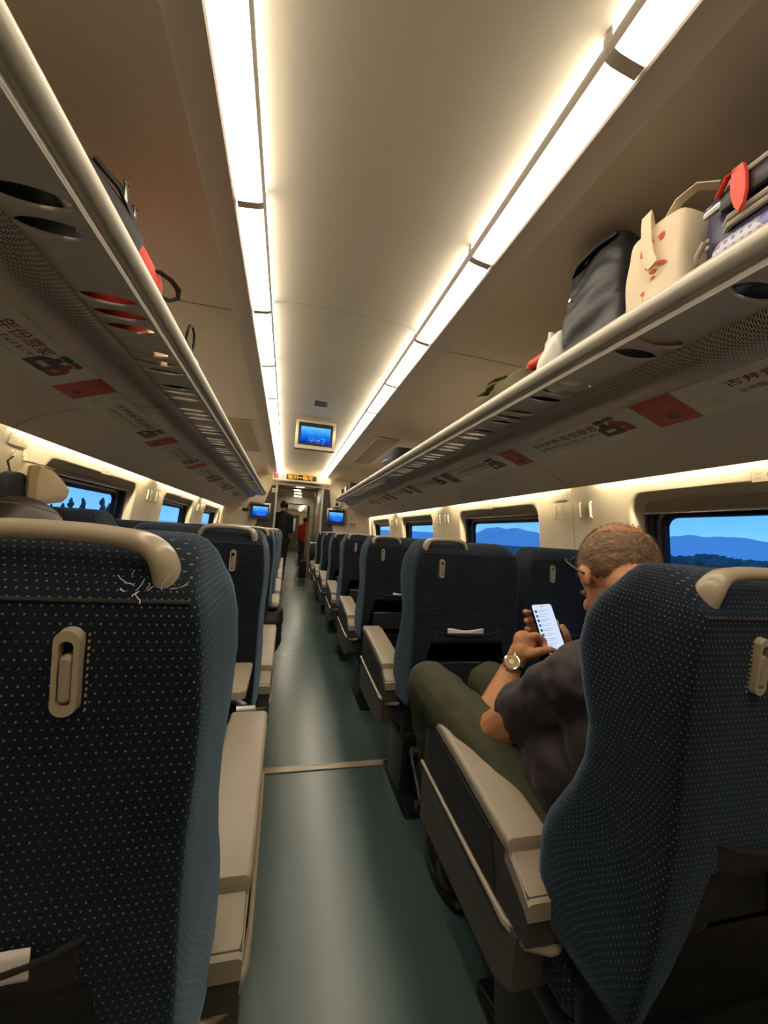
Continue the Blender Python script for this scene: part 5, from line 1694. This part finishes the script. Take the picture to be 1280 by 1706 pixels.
while cnt < 3600:
    u = V((rnd.gauss(0, 1), rnd.gauss(0, 1), rnd.gauss(0, 1))).normalized()
    p = V((u.x * .0775, u.y * .0965, u.z * .0895))
    if p.y > .055 + .2 * p.z or p.z < -.085 + .9 * max(0, p.y + .05): continue
    bald = (p - V((.012, -.072, .058))).length
    if bald < .06 and rnd.random() > .25: continue
    if p.z < -.0 and p.y > .0: continue
    nrm = V((p.x / .0775 ** 2, p.y / .0965 ** 2, p.z / .0895 ** 2)).normalized()
    flow = V((-p.x * 2, -1., -.55)); flow = (flow - nrm * flow.dot(nrm)).normalized()
    jit = V((rnd.uniform(-.5, .5), rnd.uniform(-.5, .5), rnd.uniform(-.5, .5)))
    L = rnd.uniform(.007, .016)
    a = o + R @ (p * HS); b = o + R @ (p * HS + (flow * 1. + nrm * .22 + jit * .5).normalized() * L * .6); c = o + R @ (p * HS + (flow * 1. + nrm * .10 + jit * .45).normalized() * L)
    side = (R @ flow.cross(nrm)) * .0006
    q = [mb.bm.verts.new(x) for x in (a - side, a + side, b + side * .8, b - side * .8, c)]
    mb.bm.faces.new(q[:4]); mb.bm.faces.new((q[3], q[2], q[4])); cnt += 1
mb.build('hair_strands', M['hair_grey'], hair, smooth=0, recalc=False)
# glasses pushed up on the forehead
mb = MB()
for sx in (-1, 1):
    mb.tube([P(sx * .066, .046, .096), P(sx * .080, .038, .088), P(sx * .088, .020, .058), P(sx * .089, .000, .022), P(sx * .087, -.014, -.004), P(sx * .083, -.024, -.022)], .0024, 6)
    mb.tube([P(sx * (.036 + .028 * math.cos(2 * PI * j / 20)), .054 - .013 * math.sin(2 * PI * j / 20), .100 + .011 * math.sin(2 * PI * j / 20) - .006 * abs(math.cos(2 * PI * j / 20))) for j in range(20)], .0018, 6, closed=True)
mb.tube([P(-.009, .052, .100), P(0, .050, .104), P(.009, .052, .100)], .0018, 6)
gl = mb.build('glasses', M['black'], man)
mb = MB()
for sx in (-1, 1):
    mb.bm.faces.new([mb.bm.verts.new(P(sx * (.036 + .0265 * math.cos(2 * PI * j / 20)), .054 - .012 * math.sin(2 * PI * j / 20), .100 + .0102 * math.sin(2 * PI * j / 20) - .006 * abs(math.cos(2 * PI * j / 20)))) for j in range(20)])
mb.build('eyeglass_lens', M['glass'], gl, smooth=0)
# wrist watch
wc = LW + (LE - LW).normalized() * .012
ad = (LW - LE).normalized()
dn = V((-.50, -.66, .55)); dn = (dn - ad * dn.dot(ad)).normalized(); ds = ad.cross(dn)
mb = MB(); mb.tube([wc + (dn * math.cos(2 * PI * j / 24) + ds * math.sin(2 * PI * j / 24)) * .0315 for j in range(24)], .010, 8, closed=True, sq=.25, up=ad); wt = mb.build('watch', M['nylon2'], man)
mb = MB(); f0 = wc + dn * .031; mb.tube([f0, f0 + dn * .006, f0 + dn * .009, f0 + dn * .010], [.0245, .0245, .0225, .018], 28); mb.cyl(f0 + dn * .004 + ad * .023, f0 + dn * .004 + ad * .030, .004, n=10); mb.build('watch_case', M['chrome'], wt)
mb = MB(); mb.cyl(f0 + dn * .0098, f0 + dn * .0106, .0185, n=28); mb.build('watch_dial', M['gold'], wt)
mb = MB(); mb.cyl(f0 + dn * .0102, f0 + dn * .0113, .007, n=14)
for a in range(12):
    d2 = ad * math.cos(a * PI / 6) + ds * math.sin(a * PI / 6); mb.cyl(f0 + dn * .0110 + d2 * .0135, f0 + dn * .0110 + d2 * .0165, .0006, n=5)
mb.build('dial_marks', M['paper'], wt)
# ---- phone
TL, TR, DN = V((.7620, 1.090, .9765)), V((.836, 1.090, .982)), V((.006, -.060, -.112)).normalized()
xr = (TR - TL).normalized(); dn_ = (DN - xr * DN.dot(xr)).normalized()
ph = thing('smartphone', 'smartphone showing a white contact list in the balding man\'s hands', 'phone', (TL + TR) / 2)
fr = frame(TL + dn_ * .152, xr, -dn_)
mb = MB(); mb.loft([[fr @ V((.037 + a, .076 + b, c)) for a, b in rrect(w, h, .010, 6)] for c, w, h in ((-.0085, .072, .15), (-.007, .0755, .1535), (-.001, .0755, .1535), (0, .074, .152))]); mb.build('phone_body', M['phoneback'], ph, smooth=30)
mb = MB(); mb.bm.faces.new([mb.bm.verts.new(fr @ V((.037 + a, .076 + b, .0004))) for a, b in rrect(.070, .148, .008, 6)]); scn = mb.build('phone_display', M['phone_screen'], ph, smooth=0, recalc=False)
mb = MB()
for j in range(8):
    y = .128 - j * .0145
    for x0, x1 in ((.018, .052), (.018, .040)):
        yy = y + (.003 if x1 > .05 else -.002); put_poly(mb, [(x0, yy), (x1, yy), (x1, yy + .0012), (x0, yy + .0012)], fr, .0007)
put_poly(mb, [(.030, .143), (.044, .143), (.044, .1445), (.030, .1445)], fr, .0007)
mb.build('list_lines', M['phone_line'], scn, smooth=0)
for cname, js, m_ in (('list_icon', (1, 3, 6), 'icon_blue'), ('list_icon', (0, 2, 4, 5, 7), 'icon_dark')):
    mb = MB()
    for j in js:
        y = .1245 - j * .0145; put_poly(mb, [(.0065, y), (.0145, y), (.0145, y + .008), (.0065, y + .008)], fr, .0007)
    put_poly(mb, [(.037 + .0018 * math.cos(q), .1485 + .0018 * math.sin(q)) for q in [2 * PI * i / 10 for i in range(10)]], fr, .0008) if m_ == 'icon_dark' else None
    mb.build(cname, M[m_], scn, smooth=0)
mb = MB(); mb.box((0, 0, 0), (.004, .03, .012), .0015)
for v in mb.bm.verts:
    v.co = fr @ (v.co + V((.077, .085, -.006)))
mb.build('case_grip', M['cream'], ph)

# ---- generic clothed figure
def figure(label, J, top, legs, hairmat, loc, hair_keep, yaw=0., pitch=0., sc=1., vox=.009, shoe=True):
    t = thing('person', label, 'person', loc)
    mb = MB()
    P, R = head_geo(mb, J['head'], pitch, yaw, sc)
    limb(mb, J['neck'], P(0, -.02, -.06), .055, .052)
    chain(mb, [J['neck'], J['chest'], J['pelvis']], [.07, .11, .11])
    for k_ in ('l', 'r'):
        chain(mb, [J['sh' + k_], J['el' + k_], J['wr' + k_]], [.048, .038, .026])
        d = V(J['wr' + k_]) - V(J['el' + k_])
        hand_geo(mb, J['wr' + k_], d, V(J['nrm' + k_]), sc, .55, 1 if k_ == 'l' else -1)
        chain(mb, [J['hip' + k_], J['kn' + k_], J['an' + k_]], [.075, .05, .04])
    mb.build('body', M['skin'], t, smooth=60, mods=RM(max(.005, vox * .75), 2))
    face_parts(t, P, R, sc, hairmat)
    mb = MB()
    chain(mb, [V(J['neck']) - V((0, 0, .03)), J['chest'], J['pelvis']], [.10, .145, .135])
    for k_ in ('l', 'r'):
        limb(mb, V(J['neck']) - V((0, 0, .04)), J['sh' + k_], .085, .075)
        chain(mb, [J['sh' + k_], J['el' + k_], V(J['el' + k_]) + (V(J['wr' + k_]) - V(J['el' + k_])) * .9], [.072, .058, .044])
    mb.build('jacket', top, t, smooth=60, mods=RM(vox, 5))
    mb = MB()
    chain(mb, [J['hipl'], J['hipr']], [.115, .115])
    for k_ in ('l', 'r'):
        chain(mb, [J['hip' + k_], J['kn' + k_], J['an' + k_]], [.10, .072, .058])
    mb.build('trousers', legs, t, smooth=60, mods=RM(vox, 5))
    for k_ in ('l', 'r'):
        a = V(J['an' + k_]); f = V((math.sin(-yaw), math.cos(yaw), 0))
        mb = MB(); mb.ell(a + f * .07 - V((0, 0, .045)), (.045, .12, .04), Matrix.Rotation(yaw, 3, 'Z')); mb.ell(a - V((0, 0, .02)), (.045, .055, .055)); mb.build('shoe', M['shoe'], t, smooth=60, mods=RM(.01, 2))
    hair_shell(P, R, sc, hair_keep, hairmat, t, .010)
    return t, P, R
short = lambda p: (p.z > -.11 + max(0, p.y + .03) * 1.7) and not (p.y > .05 and p.z < .05)
# passenger with long brown hair in the near left window seat
def J_sit(x, y, z, hd, lean=0.):
    return dict(head=hd, neck=(hd[0] * .6 + x * .4, y + .10 + lean, z + .56), chest=(x * .8 + hd[0] * .2, y + .06 + lean * .6, z + .36), pelvis=(x, y, z + .08),
                shl=(x - .17 + (hd[0] - x) * .5, y + .08 + lean * .9, z + .50), shr=(x + .17 + (hd[0] - x) * .5, y + .08 + lean * .9, z + .50),
                ell=(x - .22, y + .16 + lean * .6, z + .24), elr=(x + .20, y + .16 + lean * .6, z + .24), wrl=(x - .08, y + .38, z + .20), wrr=(x + .06, y + .38, z + .20), nrml=(0, 0, 1), nrmr=(0, 0, 1),
                hipl=(x - .09, y + .04, z + .06), hipr=(x + .09, y + .04, z + .06), knl=(x - .10, y + .46, z + .08), knr=(x + .10, y + .46, z + .08), anl=(x - .10, y + .48, .10), anr=(x + .10, y + .48, .10))
Hw = (-.605, 1.10, 1.075)
w_, Pw, Rw = figure('passenger with long brown hair in the near left window seat', J_sit(-.76, .72, .49, Hw, .2), M['dark_cloth'], M['purple_cloth'], M['hair_dark'], (-.76, .72, .46), lambda p: not (p.y > .05 and p.z < .055) and p.z > -.09, pitch=.25)
mb = MB(); rnd = random.Random(9)
for j in range(700):
    a = rnd.uniform(-2.5, 2.5) - PI / 2
    r0 = (.086 * math.cos(a), .104 * math.sin(a))
    pts = [Pw(r0[0] * .75, r0[1] * .75 - .012, .085), Pw(r0[0], r0[1] - .012, .03), Pw(r0[0] * 1.06, r0[1] * 1.06 - .015, -.05), Pw(r0[0] * 1.1 + rnd.uniform(-.01, .01), r0[1] * 1.08 - .02, -.13), Pw(r0[0] * 1.05, r0[1] * 1.1 - .02, -.20 - rnd.uniform(0, .05))]
    if math.sin(a) > .35: continue
    mb.tube(pts, [.0015, .0026, .003, .0024, .0006], 4)
mb.build('long_hair', M['hair_dark'], w_)
# attendant standing beyond the doorway, turned away
J = dict(head=(-.085, 8.62, 1.655), neck=(-.085, 8.58, 1.50), chest=(-.09, 8.58, 1.25), pelvis=(-.09, 8.60, .96), shl=(-.25, 8.60, 1.43), shr=(.06, 8.60, 1.43), ell=(-.26, 8.66, 1.14), elr=(.085, 8.66, 1.14), wrl=(-.16, 8.84, 1.12), wrr=(.03, 8.84, 1.12), nrml=(0, 0, 1), nrmr=(0, 0, 1),
         hipl=(-.17, 8.60, .92), hipr=(-.02, 8.60, .92), knl=(-.18, 8.63, .50), knr=(-.03, 8.62, .50), anl=(-.18, 8.60, .10), anr=(-.04, 8.58, .10))
figure('attendant in black uniform standing just beyond the doorway with head bowed', J, M['dark_cloth'], M['dark_cloth'], M['hair_black'], (-.09, 8.6, 0), short, pitch=.35, vox=.012)
J = dict(head=(0.575, 13.22, 1.500), neck=(0.565, 13.2, 1.360), chest=(0.565, 13.20, 1.120), pelvis=(0.565, 13.20, 0.880), shl=(0.415, 13.20, 1.280), shr=(0.655, 13.20, 1.280), ell=(0.395, 13.24, 1.030), elr=(0.675, 13.24, 1.030), wrl=(0.415, 13.34, 0.850), wrr=(0.655, 13.34, 0.850), nrml=(-1, 0, 0), nrmr=(1, 0, 0),
         hipl=(0.495, 13.20, 0.860), hipr=(0.635, 13.20, 0.860), knl=(0.495, 13.22, 0.470), knr=(0.635, 13.22, 0.470), anl=(0.495, 13.20, 0.100), anr=(0.635, 13.20, 0.100))
rp0 = figure('person in a red jacket and plum trousers standing far down the corridor', J, M['red_jacket'], M['purple_cloth'], M['hair_black'], (.565, 13.2, 0), short, vox=.014)[0]
rp0.location.y -= .34
# a seated passenger facing the camera in the next carriage
x, y = .735, 14.02
J = dict(head=(.60, y - .20, 1.14), neck=(.64, y - .12, 1.0), chest=(.68, y - .08, .82), pelvis=(.735, y, .54), shl=(.82, y - .10, .96), shr=(.48, y - .12, .96), ell=(.86, y - .22, .70), elr=(.46, y - .26, .70), wrl=(.72, y - .42, .66), wrr=(.54, y - .42, .66), nrml=(0, 0, 1), nrmr=(0, 0, 1),
         hipl=(.82, y - .04, .52), hipr=(.64, y - .04, .52), knl=(.80, y - .46, .54), knr=(.60, y - .46, .54), anl=(.78, y - .46, .10), anr=(.52, y - .50, .10))
figure('passenger in dark jacket sitting by the aisle of the next carriage facing the camera', J, M['dark_cloth'], M['nylon2'], M['hair_black'], (x, y, .46), short, yaw=PI, pitch=.1, vox=.014)

# ================================================================== the world outside
GZ = -1.3
mb = MB(); mb.box((0, 300, GZ - .2), (2600, 2600, .2)); g = struct(mb.build('ground', M['ground'], smooth=0))
def ridge(name, pts, dist, base, m, label, th=30.):
    """hill range: azimuth (deg from the track) and elevation (deg) of its crest, real distance"""
    mb = MB()
    fine = []
    for (a0, e0), (a1, e1) in zip(pts, pts[1:]):
        for q in range(8):
            f = q / 8; fine.append((a0 + (a1 - a0) * f, e0 + (e1 - e0) * (f * f * (3 - 2 * f)) + .05 * mnoise.noise(V((a0 + (a1 - a0) * f, dist * .01, 0)) * .9)))
    fine.append(pts[-1])
    R = []
    for a, e in fine:
        ra = math.radians(a); d = V((math.sin(ra), math.cos(ra), 0)); h = ZC + dist * math.tan(math.radians(e))
        R.append([d * dist * .86 + V((0, 0, base)), d * dist * .93 + V((0, 0, base + (h - base) * .45)), d * dist + V((0, 0, h)), d * dist * 1.12 + V((0, 0, base))])
    mb.loft(R, closed=False, caps=False)
    o = mb.build(name, m, None, smooth=80)
    o['kind'] = 'structure'
    return o
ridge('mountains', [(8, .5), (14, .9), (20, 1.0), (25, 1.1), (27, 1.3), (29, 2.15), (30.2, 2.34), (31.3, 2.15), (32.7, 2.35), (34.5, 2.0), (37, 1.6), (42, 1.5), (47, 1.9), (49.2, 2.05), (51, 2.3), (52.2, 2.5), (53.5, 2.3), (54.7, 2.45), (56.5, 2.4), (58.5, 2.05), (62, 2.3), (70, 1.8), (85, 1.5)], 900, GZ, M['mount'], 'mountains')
# belt of trees on the right, too many to count
mb = MB(); rnd = random.Random(17)
for j in range(420):
    a = math.radians(rnd.uniform(47, 74)); d = rnd.uniform(70, 105)
    top = .05 + .45 * math.exp(-((math.degrees(a) - 54) / 1.6) ** 2) - .35 * (rnd.random() < .4) + rnd.uniform(-.25, .1)
    h = max(1.2, ZC + d * math.tan(math.radians(top)) - GZ)
    c = V((math.sin(a) * d, math.cos(a) * d, GZ + h * .5))
    for q in range(4):
        r = bmesh.ops.create_icosphere(mb.bm, subdivisions=2, radius=1.)
        o_ = V((rnd.uniform(-1, 1), rnd.uniform(-1, 1), 0)); kx = rnd.uniform(.5, 1.1)
        for v in r['verts']:
            v.co = V((v.co.x * kx, v.co.y * kx, v.co.z * h * rnd.uniform(.46, .5) * (1 - .15 * q))) * (1 + .22 * mnoise.noise(v.co * 2.3 + V((j, q, 0)))) + c + o_ * .9 * (q > 0)
tl = mb.build('treeline', M['forest'], None, smooth=80); tl['kind'] = 'stuff'; tag(tl, 'dark belt of low trees outside the big right window', 'trees')
# single poplars
def poplar(a, e, d, label):
    ra = math.radians(a); b = V((math.sin(ra) * d, math.cos(ra) * d, GZ))
    h = ZC + d * math.tan(math.radians(e)) - GZ
    t = thing('poplar_tree', label, 'tree', b, 'poplars outside the windows')
    mb = MB(); mb.cyl(b, b + V((0, 0, h * .4)), .12, .06, 8); mb.build('trunk', M['forest'], t)
    mb = MB(); r_ = random.Random(int(a * 97))
    for q in range(46):
        f = (q / 45) ** .9; w = h * .085 * math.sin(PI * min(1, .22 + f * .74)) ** .7
        r = bmesh.ops.create_icosphere(mb.bm, subdivisions=2, radius=1.)
        an = r_.uniform(0, 6.3); rr_ = r_.uniform(.2, 1.) * w
        c = b + V((math.cos(an) * rr_, math.sin(an) * rr_, h * (.14 + .84 * f)))
        sz = r_.uniform(.55, 1.) * h * .045
        for v in r['verts']:
            v.co = V((v.co.x * sz, v.co.y * sz, v.co.z * sz * 1.9)) * (1 + .35 * mnoise.noise(v.co * 3.5 + V((q, a, 0)))) + c
    mb.build('foliage', M['poplar'], t, smooth=80)
for j, (a, e, d) in enumerate(((-25.6, 1.2, 66), (-24.9, 1.9, 72), (-23.8, 1.95, 66), (-22.0, 2.15, 72), (-21.3, 1.6, 66), (-20.5, 1.9, 74), (-20.0, 1.5, 82), (-26.6, 1.0, 72))):
    poplar(a, e, d, '%s dark slim poplar outside the left window behind the tan bag' % ORD[j])
for j, (a, e, d) in enumerate(((16.7, 1.5, 90), (17.6, 1.6, 90))):
    poplar(a, e, d, '%s slim poplar outside the third right window' % ORD[j])
# pale lineside fence, posts and rails, outside the second left window
t = thing('platform_fence', 'pale lineside fence outside the second left window', 'fence', (-9, 30, GZ))
mb = MB()
for q in range(30):
    mb.box((-9.0, 14 + q * 1.2, GZ + 1.15), (.08, .08, 2.3))
mb.build('posts', M['band'], t, smooth=0)
mb = MB()
for z in (.6, 1.3, 2.2):
    mb.box((-9.0, 31.4, GZ + z), (.05, 35, .09))
mb.build('rails', M['band'], t, smooth=0)

# luggage rests on the shelf behind the front rails
bpy.context.view_layer.update()
for o in list(bpy.data.objects):
    if o.parent is None and o.type == 'EMPTY' and o.get('category') in ('bag', 'suitcase', 'clothing', 'umbrella', 'box', 'parcel') and ZR - .01 <= o.location.z <= ZR + .01:
        P_ = [c_.matrix_world @ v.co for c_ in bpy.data.objects if c_.parent == o and c_.name.split('.')[0] in ('body', 'bag_body', 'cloth', 'carton', 'base_panel', 'mesh_panel', 'zip_band', 'white_end', 'pale_stripe', 'zip_puller', 'side_handle', 'handle') for v in c_.data.vertices]
        if not P_:
            continue
        if o.location.x > 0:
            o.location.x += max(0., .8965 - min(p.x for p in P_))
        else:
            o.location.x -= max(0., max(p.x for p in P_) + .454)
        o.location.z += ZR + .0005 - min(p.z for p in P_)
# ---- sky
w = bpy.data.worlds.new('dusk'); SC.world = w; w.use_nodes = True
k_ = NT(w); k_.n.clear()
tc = k_.new('ShaderNodeTexCoord'); sp = k_.new('ShaderNodeSeparateXYZ'); k_.l.new(tc.outputs['Generated'], sp.inputs[0])
rp_ = k_.new('ShaderNodeValToRGB'); e = rp_.color_ramp
e.elements[0].position = 0.; e.elements[0].color = (*lin((30, 60, 110)), 1)
e.elements[1].position = 1.; e.elements[1].color = (*lin((60, 120, 210)), 1)
for p_, c_ in ((.497, (60, 110, 180)), (.503, (128, 200, 255)), (.53, (104, 186, 255)), (.56, (86, 164, 244)), (.66, (70, 140, 228))):
    x = e.elements.new(p_); x.color = (*lin(c_), 1)
nz = k_.new('ShaderNodeTexNoise'); nz.inputs['Scale'].default_value = 3; nz.inputs['Detail'].default_value = 4
mp = k_.new('ShaderNodeMapping'); mp.inputs['Scale'].default_value = (1, 1, 7); k_.l.new(tc.outputs['Generated'], mp.inputs[0]); k_.l.new(mp.outputs[0], nz.inputs[0])
k_.l.new(k_.math('ADD', k_.math('MULTIPLY', k_.math('ADD', sp.outputs[2], 1.), .5), k_.math('MULTIPLY', k_.math('SUBTRACT', nz.outputs[0], .5), .03)), rp_.inputs[0])
bg = k_.new('ShaderNodeBackground'); k_.l.new(rp_.outputs[0], bg.inputs[0]); bg.inputs[1].default_value = 1.25
o = k_.new('ShaderNodeOutputWorld'); k_.l.new(bg.outputs[0], o.inputs[0])

# ---- camera
F_ = 650.; VPX, VPY, ROLL = 477.3, 882.2, .082
d = V(((VPX - 640) / F_, (VPY - 853) / F_, 1)).normalized()
u = V((math.sin(ROLL), -math.cos(ROLL), 0)); u = (u - d * d.dot(u)).normalized()
r = d.cross(u)
if r.x < 0: r = -r
# rows r, d, u: world axes written in camera image axes (x right, y down, z forward)
cam = bpy.data.cameras.new('camera'); co = bpy.data.objects.new('camera', cam); COL.objects.link(co)
right = V((r.x, d.x, u.x)); down = V((r.y, d.y, u.y)); fwd = V((r.z, d.z, u.z))
m = Matrix.Identity(4)
for i in range(3):
    m[i][0] = right[i]; m[i][1] = -down[i]; m[i][2] = -fwd[i]
m[2][3] = ZC
co.matrix_world = m
cam.sensor_fit = 'HORIZONTAL'; cam.sensor_width = 36.; cam.lens = 36. * F_ / 1280.
cam.clip_start = .02; cam.clip_end = 4000
SC.camera = co
SC.view_settings.view_transform = 'Standard'; SC.view_settings.look = 'None'
SC.view_settings.exposure = 0.; SC.view_settings.gamma = 1.
SC.view_settings.use_curve_mapping = False
c = SC.cycles
c.max_bounces = 7; c.diffuse_bounces = 5; c.glossy_bounces = 4; c.transparent_max_bounces = 12; c.transmission_bounces = 4
c.use_denoising = True; c.sample_clamp_indirect = 8.; c.caustics_reflective = False; c.caustics_refractive = False
